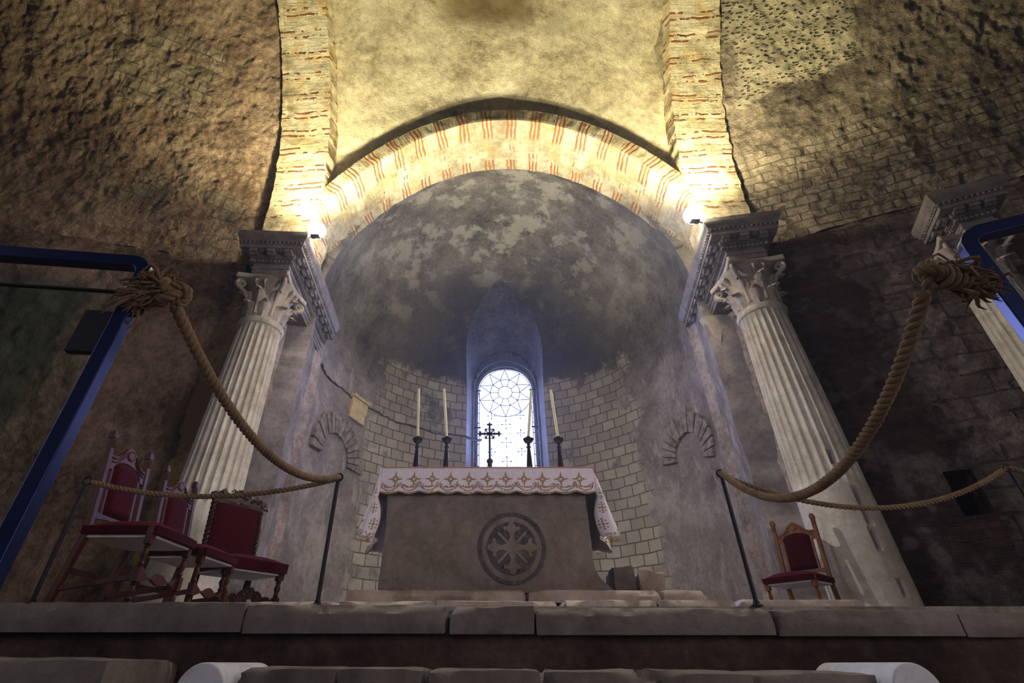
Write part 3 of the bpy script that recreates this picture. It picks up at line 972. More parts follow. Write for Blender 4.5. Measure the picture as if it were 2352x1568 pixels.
def leaf(mb, ang, r0, z0, h, w, curl, rows=12, lobes=5):
    """an acanthus leaf: lobed sheet with thickness, curling outward at the tip"""
    cols = 8
    base = len(mb.v)
    R3 = Matrix.Rotation(ang, 3, 'Z')
    pts = []
    for side in (0, 1):
        for i in range(rows + 1):
            k = i / rows
            rad = r0 + 0.05 * k + curl * max(0, k - 0.55) ** 2 * 4.5
            z = z0 + h * (k - max(0, k - 0.78) ** 2 * 5.5)
            ww = w * (0.72 + 0.28 * sin(k * PI)) * (1 - max(0, k - 0.7) * 1.9)
            ww *= 1 - 0.20 * abs(sin(k * PI * lobes))
            for j in range(cols + 1):
                t = j / cols * 2 - 1
                rib_ = 0.012 * abs(sin(t * PI * 1.5))
                x = rad - 0.05 * t * t - rib_ - (0.022 if side else 0)
                mb.v.append(R3 @ Vector((x, t * ww / 2, z)))
    nn = (rows + 1) * (cols + 1)
    for side in (0, 1):
        for i in range(rows):
            for j in range(cols):
                a = base + side * nn + i * (cols + 1) + j
                q = (a, a + 1, a + cols + 2, a + cols + 1)
                mb.f.append(q if side == 0 else tuple(reversed(q)))
    for i in range(rows):
        for j in (0, cols):
            a = base + i * (cols + 1) + j
            mb.f.append((a, a + cols + 1, a + nn + cols + 1, a + nn))
    for j in range(cols):
        a = base + rows * (cols + 1) + j
        mb.f.append((a, a + 1, a + nn + 1, a + nn))

def scroll(mb, ang, r, z, rad, w, turns=1.6):
    R3 = Matrix.Rotation(ang, 3, 'Z')
    pts = []; rs = []
    N = 26
    for i in range(N + 1):
        k = i / N
        a = -PI * 0.5 + k * turns * 2 * PI
        q = rad * (1 - 0.78 * k)
        pts.append(R3 @ Vector((r + q * cos(a), 0, z + q * sin(a)))); rs.append(w * (1 - 0.4 * k))
    stem = [R3 @ Vector((r - 0.16, 0, z - 0.30)), R3 @ Vector((r - 0.13, 0, z - 0.20)), R3 @ Vector((r - 0.06, 0, z - 0.11))]
    mb.tube(stem + pts, [w * 0.8, w * 0.9, w] + rs, 7)

def capital(parent, broken):
    H = ZC1 - ZC0
    mb = MB()
    mb.lathe([(0.285, 0), (0.29, 0.2), (0.30, 0.45), (0.34, 0.60), (0.40, 0.68), (0.40, 0.70)], n=32)
    bell = mb.build('capital', M_cap, parent, smooth=True)
    bell.location = (0, 0, ZC0 - P)
    rnd = random.Random(3 + broken)
    mb = MB()
    for k in range(8): leaf(mb, 2 * PI * k / 8 + PI / 8, 0.30, -0.02, 0.34, 0.23, rnd.uniform(0.09, 0.13))
    mb.build('lower_leaves', M_cap, bell, smooth=True, sharp=60)
    mb = MB()
    for k in range(8): leaf(mb, 2 * PI * k / 8, 0.305, 0.06, 0.52, 0.22, rnd.uniform(0.10, 0.16), lobes=7)
    mb.build('upper_leaves', M_cap, bell, smooth=True, sharp=60)
    mb = MB()
    for k in range(4):
        scroll(mb, 2 * PI * k / 4 + PI / 4, 0.46, 0.60, 0.075, 0.034)
        for d in (-0.18, 0.18): scroll(mb, 2 * PI * k / 4 + d, 0.36, 0.60, 0.045, 0.02)
    mb.build('volutes', M_cap, bell, smooth=True, sharp=60)
    mb = MB()
    poly = []
    for q in range(4):
        a0 = PI / 4 + q * PI / 2
        c0 = Vector((cos(a0), sin(a0))) * 0.60
        c1 = Vector((cos(a0 + PI / 2), sin(a0 + PI / 2))) * 0.60
        n_ = Vector((cos(a0 + PI / 4), sin(a0 + PI / 4)))
        for k in range(10):
            t = 0.04 + 0.92 * k / 9
            p = c0.lerp(c1, t) - n_ * (0.075 * sin(PI * t))
            poly.append((p.x, p.y))
    mb.prism(poly, lambda a, b, t: (a, b, t), H - 0.085, H)
    mb.build('abacus', M_cap, bell, bevel=0.012)

def column(c, label, cable, holes, rz):
    t = thing('column', label, 'column', (c.x, c.y, P), rz, 'marble columns')
    shaft_mb(cable, holes).build('shaft', M_marble, t, smooth=True, sharp=35, recalc=False)
    capital(t, int(cable * 10))
    return t
# sockets are given as (angle, height, half width, half height)
column(COLS[0][0], COLS[0][1], 1.25, [(-2.35, 2.82, 0.07, 0.10), (-2.0, 2.80, 0.05, 0.09)], R(-2))
column(COLS[1][0], COLS[1][1], 1.42, [(-1.15, 2.72, 0.05, 0.09), (-1.45, 1.15, 0.035, 0.16), (-1.50, 0.82, 0.03, 0.07), (-1.35, 0.38, 0.03, 0.06), (-1.75, 1.72, 0.03, 0.06)], R(-4))
c3 = column(COLS[2][0], COLS[2][1], 0.0, [], R(-22)); c3.scale = (0.87,) * 3

# ------------------------------------------------------------------ entablatures
def entablature(label, origin, rz, length, w, seed, mir=1):
    """local x: across (towards the altar = +x), local y: towards the apse; z from 0"""
    t = thing('entablature', label, 'entablature', origin, rz, 'carved marble entablatures')
    H = ZE - ZC1
    hx = w / 2
    y0, y1 = -0.27, length
    ES = 0.70
    def course(mb, e, z0, z1):
        e *= ES
        mb.box(-hx - e, hx + e, y0 - e, y1, z0, z1)
    mb = MB()
    course(mb, 0.0, 0, 0.07); course(mb, 0.015, 0.07, 0.15); course(mb, 0.035, 0.15, 0.18)
    # bead between the fasciae
    for k in range(int((y1 - y0) / 0.035)):
        y = y0 + 0.02 + k * 0.035
        mb.tube([(mir * (hx + 0.004), y, 0.07), (mir * (hx + 0.004), y + 0.02, 0.07)], 0.011, 5)
    mb.build('architrave', M_carved, t, bevel=0.004)
    mb = MB()
    course(mb, 0.01, 0.18, 0.26)
    mb.build('frieze', M_carved, t)
    mb = MB()
    for side in range(2):
        if side == 0:
            k = y0 - 0.07
            while k < y1:
                for sx in (-1, 1): mb.box(min(sx * (hx + 0.02), sx * (hx + 0.06)), max(sx * (hx + 0.02), sx * (hx + 0.06)), k, k + 0.038, 0.265, 0.315)
                k += 0.062
        else:
            k = -hx - 0.07
            while k < hx + 0.06:
                mb.box(k, k + 0.038, y0 - 0.06, y0 - 0.02, 0.265, 0.315)
                k += 0.062
    mb.build('dentils', M_carved, t, bevel=0.003)
    mb = MB()
    course(mb, 0.045, 0.26, 0.33); course(mb, 0.09, 0.33, 0.345)
    course(mb, 0.11, 0.345, 0.43)
    course(mb, 0.30, 0.43, 0.50); course(mb, 0.32, 0.50, 0.52); course(mb, 0.34, 0.535, 0.555)
    course(mb, 0.30, 0.52, 0.535)
    # sloping cyma with its top fillet
    vs = []
    for e, z in ((0.238, 0.555), (0.25, 0.585), (0.27, 0.62), (0.28, 0.655), (0.28, H)):
        vs.append([(-hx - e, y0 - e, z), (hx + e, y0 - e, z), (hx + e, y1, z), (-hx - e, y1, z)])
    flat = [p for r_ in vs for p in r_]
    fs = []
    for i in range(4):
        for q in range(4):
            l = (q + 1) % 4
            fs.append((i * 4 + q, i * 4 + l, i * 4 + 4 + l, i * 4 + 4 + q))
    fs.append((16, 17, 18, 19)); fs.append((3, 2, 1, 0))
    mb.add(flat, fs)
    # egg and dart
    k = y0 - 0.2
    while k < y1 - 0.03:
        for sx in (-1, 1):
            b = len(mb.v)
            mb.lathe([(0.001, -0.03), (0.016, -0.02), (0.023, 0), (0.02, 0.018), (0.001, 0.026)], n=8)
            for i in range(b, len(mb.v)): mb.v[i] = mb.v[i] + Vector((sx * (hx + 0.218), k, 0.53))
        k += 0.066
    k = -hx - 0.2
    while k < hx + 0.2:
        b = len(mb.v)
        mb.lathe([(0.001, -0.03), (0.016, -0.02), (0.023, 0), (0.02, 0.018), (0.001, 0.026)], n=8)
        for i in range(b, len(mb.v)): mb.v[i] = mb.v[i] + Vector((k, y0 - 0.218, 0.53))
        k += 0.066
    mb.build('cornice', M_carved, t, bevel=0.004)
    # scrolled brackets under the corona
    def bracket(p, dr):
        mb = MB()
        prof = [(0, 0.0), (0.02, -0.05), (0.045, -0.055), (0.065, -0.03), (0.085, -0.015), (0.11, -0.03), (0.12, -0.022), (0.128, 0.0), (0.12, 0.02), (0.12, 0.03), (0.0, 0.03)]
        a = Vector((-dr.y, dr.x, 0))
        mb.prism(prof, lambda x, z, q: p + dr * x + a * q + Vector((0, 0, z)), -0.055, 0.055)
        mb.tube([p + dr * 0.045 - a * 0.065 + Vector((0, 0, -0.022)), p + dr * 0.045 + a * 0.065 + Vector((0, 0, -0.022))], 0.03, 8)
        mb.build('bracket', M_carved, t, smooth=True, sharp=40)
    def rosette(p):
        mb = MB()
        for q in range(8):
            a = 2 * PI * q / 8
            mb.tube([p, p + Vector((0.028 * cos(a), 0.028 * sin(a), -0.018)), p + Vector((0.048 * cos(a), 0.048 * sin(a), 0.002))], [0.008, 0.013, 0.006], 5)
        mb.build('rosette', M_carved, t, smooth=True)
    k = y0 + 0.04
    while k < y1 - 0.1:
        bracket(Vector((mir * (hx + 0.077), k, 0.40)), Vector((mir, 0, 0)))
        rosette(Vector((mir * (hx + 0.15), k + 0.135, 0.425)))
        k += 0.27
    bracket(Vector((-mir * (hx - 0.0), y0 - 0.077, 0.40)), Vector((0, -1, 0)))
    bracket(Vector((0.0, y0 - 0.077, 0.40)), Vector((0, -1, 0)))
    bracket(Vector((mir * (hx - 0.0), y0 - 0.077, 0.40)), Vector((0, -1, 0)))
    for x in (-0.16, 0.16): rosette(Vector((x, y0 - 0.14, 0.425)))
    return t
ZE = 5.78
pL = AF(-3.71, 5.88, ZC1)
pR = AF(3.75, 5.87, ZC1)
entablature('carved marble entablature with brackets above the left column, floodlight on its corner', pL, -PHI + R(5.5), 2.05, 0.54, 1, 1)
entablature('carved marble entablature with brackets above the right column, nearest the hanging shard of marble', pR, -PHI - R(7.5), 2.0, 0.54, 2, -1)
entablature('carved marble entablature block at the right edge above the blue rail', Vector((6.28, 4.45, P + (ZC1 - P) * 0.87)), -R(24), 0.3, 0.36, 3, -1).scale = (0.87,) * 3

# the marble shard below the right entablature
mb = MB()
poly = [(-0.17, 0.0), (0.16, 0.03), (0.20, -0.12), (0.10, -0.30), (0.02, -0.55), (-0.05, -0.42), (-0.10, -0.2)]
c0 = AF(3.60, 7.02, 5.03)
mb.prism(poly, lambda a, b, t: c0 + Vector((a, t - 0.1 * a, b)), -0.09, 0.05)
tag(mb.build('marble_shard', M_cap, bevel=0.01), 'pointed white marble shard set in the wall under the right entablature', 'stone')

# ------------------------------------------------------------------ floodlights on the cornices
for s, lab in ((-1, 'glaring floodlight on the corner of the left entablature'), (1, 'glaring floodlight on the corner of the right entablature')):
    c = at(722, 548, 5.62) if s < 0 else at(1598, 513, 5.30)
    t = thing('floodlight', lab, 'floodlight', (c.x, c.y, ZE), 0, 'floodlights on the entablatures')
    h = c.z - ZE
    mb = MB(); mb.box(-0.07, 0.07, -0.05, 0.05, 0, 0.012)
    mb.bar((-0.06, 0, 0.0), (-0.13, 0, h), 0.02, 0.01); mb.bar((0.06, 0, 0.0), (0.13, 0, h), 0.02, 0.01)
    mb.build('bracket', M_iron, t)
    mb = MB()
    n = 14
    prof = [(0.001, -0.145)] + [(0.145 * sin(PI * k / n), -0.145 * cos(PI * k / n)) for k in range(1, n)] + [(0.001, 0.145)]
    mb.lathe(prof, n=24)
    b = mb.build('bulb', M_bulb, t, smooth=True); b.location = (0, 0, max(h, 0.15))

# ------------------------------------------------------------------ blind arches in the apse wall
def apse_hit(u, v):
    lo = None
    for k in range(700, 1330):
        Y = k / 100.0
        p = at(u, v, Y); x, y, z = IAF(p)
        if y > AY - 2 and x * x + (y - AY) ** 2 > AR * AR: return p
    return p
def blind_arch(u, v, half, rise, label, nvo, skip=()):
    c = apse_hit(u, v)
    x, y, z = IAF(c)
    a0 = math.atan2(x, y - AY)
    def W(s_, zz, dep): # on the wall, dep towards the room
        a = a0 + s_ / AR; r = AR - dep
        return AF(r * sin(a), AY + r * cos(a), zz)
    t = MB()
    rnd = random.Random(int(u))
    zc = z - rise
    for k in range(nvo):
        if k in skip: continue
        b0 = -0.28 + (PI + 0.56) * k / nvo; b1 = -0.28 + (PI + 0.56) * (k + 0.86) / nvo
        ri = half; ro = half + rnd.uniform(0.36, 0.46)
        poly = []
        for (rr, bb) in ((ri, b0), (ro, b0), (ro, (b0 + b1) / 2), (ro, b1), (ri, b1), (ri, (b0 + b1) / 2)):
            poly.append((rr * cos(bb), zc + rr * sin(bb) * 1.08))
        dp = rnd.uniform(0.035, 0.075)
        t.prism(poly, lambda p_, q_, tt: W(p_, q_, tt), -0.06, dp)
    o = t.build('blind_arch', M_vous, bevel=0.012)
    tag(o, label, 'arch', 'blind arches in the apse wall')
    # the walled-up field inside, a little proud of the plaster
    mb = MB()
    return o
blind_arch(762, 1052, 0.47, 0.0, 'blocked little stone arch in the curved wall left of the altar', 19, (0, 18))
blind_arch(1590, 1052, 0.47, 0.0, 'blocked little stone arch in the curved wall right of the altar', 19, (17, 18))

# string course scar round the left half of the apse
mb = MB()
pts = []
ring_pts = []
for k in range(0, 61):
    a = R(-98) + R(88) * k / 60
    z = 5.0 + 0.03 * sin(k * 0.5) - 0.1 * (k / 60)
    r = AR - 0.015
    jj = 0.03 * fnoise((k * 0.7, 1, 1), 1.0, 4)
    ring_pts.append([AF((r - d) * sin(a), AY + (r - d) * cos(a), z + h + jj) for d, h in ((-0.10, -0.02), (0.008 + jj, -0.018), (0.022 + jj, 0.004), (-0.10, 0.012))])
vs = [p for q in ring_pts for p in q]; fs = []
for i in range(60):
    for q in range(4):
        l = (q + 1) % 4
        fs.append((i * 4 + q, i * 4 + l, i * 4 + 4 + l, i * 4 + 4 + q))
mb.add(vs, fs)
M_scar = plain('dark_ledge', (0.10, 0.085, 0.08), 0.9, bump=0.5)
tag(mb.build('trim_10', M_scar), kind='structure')
# piece of pale ochre stone under the ledge
c = apse_hit(820, 945); x, y, z = IAF(c); a0 = math.atan2(x, y - AY)
mb = MB()
poly = [(-0.27, 0.26), (0.26, 0.22), (0.25, 0.02), (0.20, -0.10), (0.22, -0.28), (-0.02, -0.27), (-0.29, -0.24)]
mb.prism(poly, lambda p_, q_, tt: AF((AR - tt) * sin(a0 + p_ / AR), AY + (AR - tt) * cos(a0 + p_ / AR), z + q_), -0.08, 0.07)
mb.prism([(-0.28, 0.26), (0.27, 0.22), (0.27, 0.28), (-0.28, 0.33)], lambda p_, q_, tt: AF((AR - tt) * sin(a0 + p_ / AR), AY + (AR - tt) * cos(a0 + p_ / AR), z + q_), -0.08, 0.11)
tag(mb.build('cornice_fragment', M_tile, bevel=0.006), 'pale ochre fragment of cornice left in the curved apse wall', 'stone')

# beam socket in the right wall
def wall_r(s_, z, dep):
    d = (WR1 - WR0).normalized(); n_ = Vector((d.y, -d.x, 0))
    if n_.y > 0: n_ = -n_
    p = WR0 + d * s_ + n_ * dep
    return Vector((p.x, p.y, z))

# ------------------------------------------------------------------ steps and slabs
def slab_row(name, joints, y0f, y1, z0f, z1f, mat, labels, cat, seed, group, step=0.04, chip=0.03, gap=0.004):
    for i in range(len(joints) - 1):
        x0, x1 = joints[i], joints[i + 1]
        xm = (x0 + x1) / 2
        mb = stone_block(x0 + gap, x1 - gap, y0f(xm), y1, z0f(xm), z1f(xm), seed + i * 3.1, step, 0.008, chip)
        o = mb.build(name, mat, smooth=True, sharp=50)
        tag(o, labels[i], cat, group)
# edge of the raised floor
J = [-6.2, -3.1, -1.28, -0.19, 0.27, 1.55, 2.55, 3.9, 6.2]
slab_row('edge_slab', J, lambda x: 2.97 + 0.006 * x, 3.42, lambda x: 0.13 - 0.004 * x, lambda x: 0.262 - 0.0085 * x, M_slab,
         ['long worn slab of the platform edge at the far left under the first chair',
          'worn slab of the platform edge in front of the second and third red chair',
          'chipped slab of the platform edge in front of the altar, its left part',
          'short chipped slab of the platform edge below the cross, with a notch at its joint',
          'slab of the platform edge in front of the round emblem and right half of the altar',
          'slab of the platform edge below the right-hand barrier post',
          'slab of the platform edge in front of the single chair and right column',
          'dark slab of the platform edge at the far right'], 'stone slab', 11, 'slabs along the platform edge', chip=0.028, gap=0.001)
# second step
J = [-1.72, -1.05, -0.35, 0.55, 1.25, 1.85, 2.75]
slab_row('step_slab', J, lambda x: 3.95, 4.45, lambda x: P, lambda x: 0.382 + 0.004 * x, M_plinth,
         ['low broken slab left of the altar step, behind the left barrier post',
          'low slab under the left end of the altar plinth',
          'low slab under the middle of the altar plinth',
          'low slab under the plinth below the round emblem',
          'low broken slab under the right end of the altar plinth',
          'low slab right of the altar running up to the single chair'], 'stone slab', 31, 'slabs of the lower altar step', chip=0.04)
J = [-1.08, 0.33, 1.38, 1.75]
slab_row('plinth_slab', J, lambda x: 4.22, 5.35, lambda x: 0.392, lambda x: 0.482, M_plinth,
         ['long plinth slab carrying the left two thirds of the altar',
          'plinth slab carrying the right end of the altar',
          'short rough slab ending the altar plinth on the right'], 'stone slab', 51, 'slabs of the altar plinth', chip=0.03)
mb = MB(); mb.box(-1.0, 1.7, 4.46, 5.35, P, 0.391)
tag(mb.build('floor', M_plinth), kind='structure')

# lower stair: treads between two rolled cheek stones
J = [-0.94, -0.55, -0.22, 0.22, 0.62, 1.02, 1.48]
slab_row('tread_slab', J, lambda x: 2.2, 2.62, lambda x: -0.25, lambda x: -0.016 - 0.008 * (x), M_slab,
         ['bluish worn tread slab beside the left rolled kerb stone',
          'second worn tread slab from the left rolled kerb stone',
          'tread slab at the bottom centre left of the deep notch',
          'tread slab at the bottom centre right of the deep notch',
          'worn tread slab second from the right rolled kerb stone',
          'worn tread slab beside the right rolled kerb stone'], 'stone slab', 71, 'treads at the bottom of the picture', chip=0.03)
mb = MB(); mb.box(-1.3, 1.9, 2.63, 3.05, -0.25, -0.05)
tag(mb.build('floor', M_riser), kind='structure')
for s, x, lab in ((-1, -1.03, 'rounded white marble kerb stone at the left end of the bottom step'), (1, 1.57, 'rounded white marble kerb stone at the right end of the bottom step')):
    mb = MB()
    prof = [(0.09 * cos(PI * k / 20), 0.09 * sin(PI * k / 20)) for k in range(21)]
    prof = [(a, b - 0.085) for a, b in prof] + [(-0.09, -0.24), (0.09, -0.24)]
    mb.prism(prof, lambda a, b, t: (x + a, t, b), 2.15, 2.66)
    tag(mb.build('kerb_stone', M_white, smooth=True, sharp=50, bevel=0.006), lab, 'kerb stone', 'rounded kerb stones')
mb = stone_block(-3.4, -1.52, 2.35, 2.95, -0.25, 0.018, 91, 0.05, 0.01, 0.03)
tag(mb.build('stone_block', M_slab, smooth=True, sharp=50), 'low dressed block in the bottom left corner below the platform', 'stone block')

# ------------------------------------------------------------------ altar
AX = 0.035
ALT = thing('altar', 'stone altar block with a round inlaid cross emblem, under the white cloth', 'altar', (AX, 4.44, 0.482), 0)
ZT = 1.505 - 0.482
mb = MB()
nx, nz, ny = 44, 26, 10
def altar_front(x, z):
    w = 0.90
    return x
vsx = []
def altar_box():
    idx = {}; vs = []; fs = []
    def vid(i, j, k):
        key = (i, j, k)
        if key not in idx:
            x = -0.895 + 1.79 * i / nx; y = 0.80 * j / ny; z = ZT * k / nz
            if x > 0.5: x += 0.17 * max(0, (0.24 - z) / 0.24) ** 2 * (x - 0.5) / 0.4
            if i == 0: x += 0.012 * fnoise((0, y, z), 7, 3, 2) - 0.008
            if i == nx: x += 0.012 * fnoise((1, y, z), 7, 3, 5) - 0.008
            dy = 0.004 * fnoise((x, y, z), 3, 3, 1) if j == 0 else 0
            idx[key] = len(vs); vs.append(Vector((x, y + dy, z)))
        return idx[key]
    for j in range(ny):
        for i in range(nx):
            fs.append((vid(i,j,0), vid(i,j+1,0), vid(i+1,j+1,0), vid(i+1,j,0)))
            fs.append((vid(i,j,nz), vid(i+1,j,nz), vid(i+1,j+1,nz), vid(i,j+1,nz)))
    for k in range(nz):
        for i in range(nx):
            fs.append((vid(i,0,k), vid(i+1,0,k), vid(i+1,0,k+1), vid(i,0,k+1)))
            fs.append((vid(i,ny,k), vid(i,ny,k+1), vid(i+1,ny,k+1), vid(i+1,ny,k)))
        for j in range(ny):
            fs.append((vid(0,j,k), vid(0,j,k+1), vid(0,j+1,k+1), vid(0,j+1,k)))
            fs.append((vid(nx,j,k), vid(nx,j+1,k), vid(nx,j+1,k+1), vid(nx,j,k+1)))
    mb.add(vs, fs)
altar_box()
mb.build('block', M_altar, ALT, smooth=True, sharp=40)
# emblem: dark ring, dark field, and the pale cross with lily ends over four rays
ec = Vector((0.205, 0, 0.348))
def ringpoly(mb, r0, r1, y0, y1, n=64):
    vs = []; fs = []
    for k in range(n):
        a = 2 * PI * k / n
        for r_, y_ in ((r0, y0), (r1, y0), (r1, y1), (r0, y1)):
            vs.append(ec + Vector((r_ * cos(a), y_, r_ * sin(a))))
    for k in range(n):
        l = (k + 1) % n
        for q in range(4):
            m_ = (q + 1) % 4
            fs.append((k * 4 + q, k * 4 + m_, l * 4 + m_, l * 4 + q))
    mb.add(vs, fs)
mb = MB()
ringpoly(mb, 0.262, 0.290, -0.010, 0.01)
mb.build('emblem_ring', M_inlay, ALT)
mb = MB()
n = 56
mb.prism([(0.212 * cos(2 * PI * k / n), 0.212 * sin(2 * PI * k / n)) for k in range(n)], lambda a, b, t: ec + Vector((a, t, b)), -0.008, 0.01)
mb.build('emblem_field', M_inlay, ALT)
mb = MB()
def fleury(ang):
    R2 = lambda a, b: (a * cos(ang) - b * sin(ang), a * sin(ang) + b * cos(ang))
    half = [(0.020, 0.0), (0.030, 0.055), (0.018, 0.085), (0.022, 0.115), (0.035, 0.128), (0.042, 0.140), (0.062, 0.135), (0.075, 0.150), (0.068, 0.172), (0.048, 0.168), (0.034, 0.172), (0.026, 0.190), (0.016, 0.212)]
    poly = [R2(a, b) for a, b in half] + [R2(-a, b) for a, b in reversed(half)]
    mb.prism(poly, lambda a, b, t: ec + Vector((a, t, b)), -0.014, 0.0)
for k in range(4): fleury(k * PI / 2)
for k in range(4):
    a = PI / 4 + k * PI / 2
    poly = [(0.035 * cos(a + 0.55), 0.035 * sin(a + 0.55)), (0.06 * cos(a + 0.17), 0.06 * sin(a + 0.17)), (0.165 * cos(a + 0.07), 0.165 * sin(a + 0.07)), (0.18 * cos(a), 0.18 * sin(a)), (0.165 * cos(a - 0.07), 0.165 * sin(a - 0.07)), (0.06 * cos(a - 0.17), 0.06 * sin(a - 0.17)), (0.035 * cos(a - 0.55), 0.035 * sin(a - 0.55))]
    mb.prism(poly, lambda p_, q_, t: ec + Vector((p_, t, q_)), -0.013, 0.0)
n = 24
mb.prism([(0.042 * cos(2 * PI * k / n), 0.042 * sin(2 * PI * k / n)) for k in range(n)], lambda a, b, t: ec + Vector((a, t, b)), -0.0155, 0.0)
mb.build('emblem_cross', M_altar, ALT)

# cloth
CX0, CX1 = -0.945, 1.005
CZ = 1.512
CT = thing('altar_cloth', 'white embroidered cloth with scalloped lace edge draped over the altar', 'cloth', (0, 0, CZ))
CYF, CYB = 4.405, 5.27
def scallop(s_): return 0.222 + 0.020 * abs(sin(PI * (s_ - CX0) / 0.177))
def front_pt(s_, h_):
    """h in metres down the front"""
    wave = 0.008 * sin(s_ * 9) * h_ / 0.2 + 0.006 * sin(s_ * 23 + 1) * h_ / 0.2
    if h_ < 0: return Vector((s_, CYF - h_, 0.004))
    return Vector((s_, CYF - 0.012 - wave - 0.02 * h_, -h_))
def drop_len(side, q):
    # q: 0 at the front corner, 1 at the back
    return (0.68 if side < 0 else 0.67) - 0.14 * abs(sin(q * 5.0 + 0.5)) * (1 if q < 0.45 else 0.4) - 0.05 * q
def side_pt(side, q, h_):
    y = CYF + (CYB - CYF) * q
    x = CX0 if side < 0 else CX1
    k = h_ / 0.6
    fold = 0.055 * sin(q * 13 + (0.3 if side < 0 else 1.2)) * k + 0.02 * sin(q * 29) * k
    flare = 0.075 * k + 0.02 * k * k
    return Vector((x + side * (0.012 + flare * 0.9 + fold), y - 0.07 * k * (1 - q) + 0.02 * k, -h_))
mb = MB()
NX, NH = 176, 12
b = len(mb.v)
for j in range(NH + 1):
    for i in range(NX + 1):
        s_ = CX0 + (CX1 - CX0) * i / NX
        mb.v.append(front_pt(s_, scallop(s_) * j / NH))
for j in range(NH):
    for i in range(NX):
        a = b + j * (NX + 1) + i; mb.f.append((a, a + 1, a + NX + 2, a + NX + 1))
b = len(mb.v)
for j in range(9):
    for i in range(NX + 1):
        s_ = CX0 + (CX1 - CX0) * i / NX
        y = CYF - 0.012 + (CYB - CYF) * j / 8
        mb.v.append(Vector((s_, y, 0.003)))
for j in range(8):
    for i in range(NX):
        a = b + j * (NX + 1) + i; mb.f.append((a + NX + 1, a + NX + 2, a + 1, a))
for side in (-1, 1):
    b = len(mb.v); NQ, NK = 60, 24
    for j in range(NK + 1):
        for i in range(NQ + 1):
            q = i / NQ
            dl = drop_len(side, q) + 0.014 * abs(sin(q * 15))
            mb.v.append(side_pt(side, q, dl * j / NK))
    for j in range(NK):
        for i in range(NQ):
            a = b + j * (NQ + 1) + i
            f = (a, a + 1, a + NQ + 2, a + NQ + 1)
            mb.f.append(f if side > 0 else tuple(reversed(f)))
    # gusset of cloth at the front corner, folding round
    b = len(mb.v)
    for j in range(NK + 1):
        k = j / NK
        h_ = drop_len(side, 0) * k
        p1 = side_pt(side, 0, h_)
        hf = min(h_, 0.235)
        p0 = front_pt(CX0 if side < 0 else CX1, hf)
        if h_ > 0.235: p0 = Vector(((CX0 if side < 0 else CX1) + side * 0.02 - side * 0.05 * sin((h_ - 0.235) * 8), CYF + 0.015, -h_))
        for i in range(5):
            t = i / 4
            q = p0.lerp(p1, t); q.y -= 0.02 * sin(PI * t) * k
            mb.v.append(q)
    for j in range(NK):
        for i in range(4):
            a = b + j * 5 + i; mb.f.append((a, a + 1, a + 6, a + 5))
o = mb.build('linen', M_cloth, CT, smooth=True, sharp=60)
m = o.modifiers.new('t', 'SOLIDIFY'); m.thickness = 0.003; m.offset = 0
# embroidery
def motif(mb, fn, s0, h0, r, n_off=0.0035):
    """cross-like sprig: fn(s, h) -> (point, normal)"""
    def blob(ds, dh, rs, rh):
        c, nn = fn(s0 + ds, h0 + dh)
        pts = []
        for k in range(8):
            a = 2 * PI * k / 8
            q, nn2 = fn(s0 + ds + rs * cos(a), h0 + dh + rh * sin(a))
            pts.append(q + nn2 * n_off)
        mb.add([c + nn * (n_off + 0.001)] + pts, [(0, 1 + k, 1 + (k + 1) % 8) for k in range(8)])
    for q in range(4):
        a = q * PI / 2
        blob(r * 0.34 * cos(a), r * 0.34 * sin(a), r * (0.24 if q % 2 == 0 else 0.13), r * (0.13 if q % 2 == 0 else 0.24))
        blob(r * 0.62 * cos(a), r * 0.62 * sin(a), r * 0.13, r * 0.13)
        blob(r * 0.88 * cos(a), r * 0.88 * sin(a), r * (0.13 if q % 2 == 0 else 0.07), r * (0.07 if q % 2 == 0 else 0.13))
        b_ = a + PI / 4
        blob(r * 0.36 * cos(b_), r * 0.36 * sin(b_), r * 0.12, r * 0.12)
    
def fn_front(s_, h_): return front_pt(s_, h_), Vector((0, -1, 0))
def fn_side(side):
    def g(s_, h_):
        q = s_ / (CYB - CYF)
        q = max(0, min(1, q))
        p = side_pt(side, q, h_)
        e = 0.004
        a = side_pt(side, min(1, q + e), h_) - p; b_ = side_pt(side, q, h_ + e) - p
        nn = a.cross(b_).normalized()
        if nn.x * side < 0: nn = -nn
        return p, nn
    return g
mb = MB()
for k in range(11): motif(mb, fn_front, CX0 + 0.135 + k * (CX1 - CX0 - 0.27) / 10, 0.105, 0.066)
# lace: leaf shapes following the scallops, with an edging cord
rnd = random.Random(4)
for i in range(190):
    s_ = CX0 + 0.015 + (CX1 - CX0 - 0.03) * i / 189
    ph = abs(sin(PI * (s_ - CX0) / 0.177))
    for q in range(4):
        if q == 3 and rnd.random() < 0.5: continue
        hh = 0.232 - 0.018 * q - (0.045 * (1 - ph) if q else 0.012 * (1 - ph)) - 0.004
        if q == 2 and ph > 0.75: hh -= 0.012
        hh = min(hh, scallop(s_) - 0.006)
        ang = rnd.uniform(0, PI)
        c = (s_ + rnd.uniform(-0.006, 0.006), hh)
        pts = []
        for k in range(6):
            a = 2 * PI * k / 6
            du, dv = 0.0085 * cos(a), 0.0050 * sin(a)
            pts.append(front_pt(c[0] + du * cos(ang) - dv * sin(ang), c[1] + du * sin(ang) + dv * cos(ang)) + Vector((0, -0.004, 0)))
        mb.add(pts, [tuple(range(6))])
mb.tube([front_pt(CX0 + (CX1 - CX0) * i / 300, scallop(CX0 + (CX1 - CX0) * i / 300) - 0.003) + Vector((0, -0.002, 0)) for i in range(301)], 0.0035, 5)
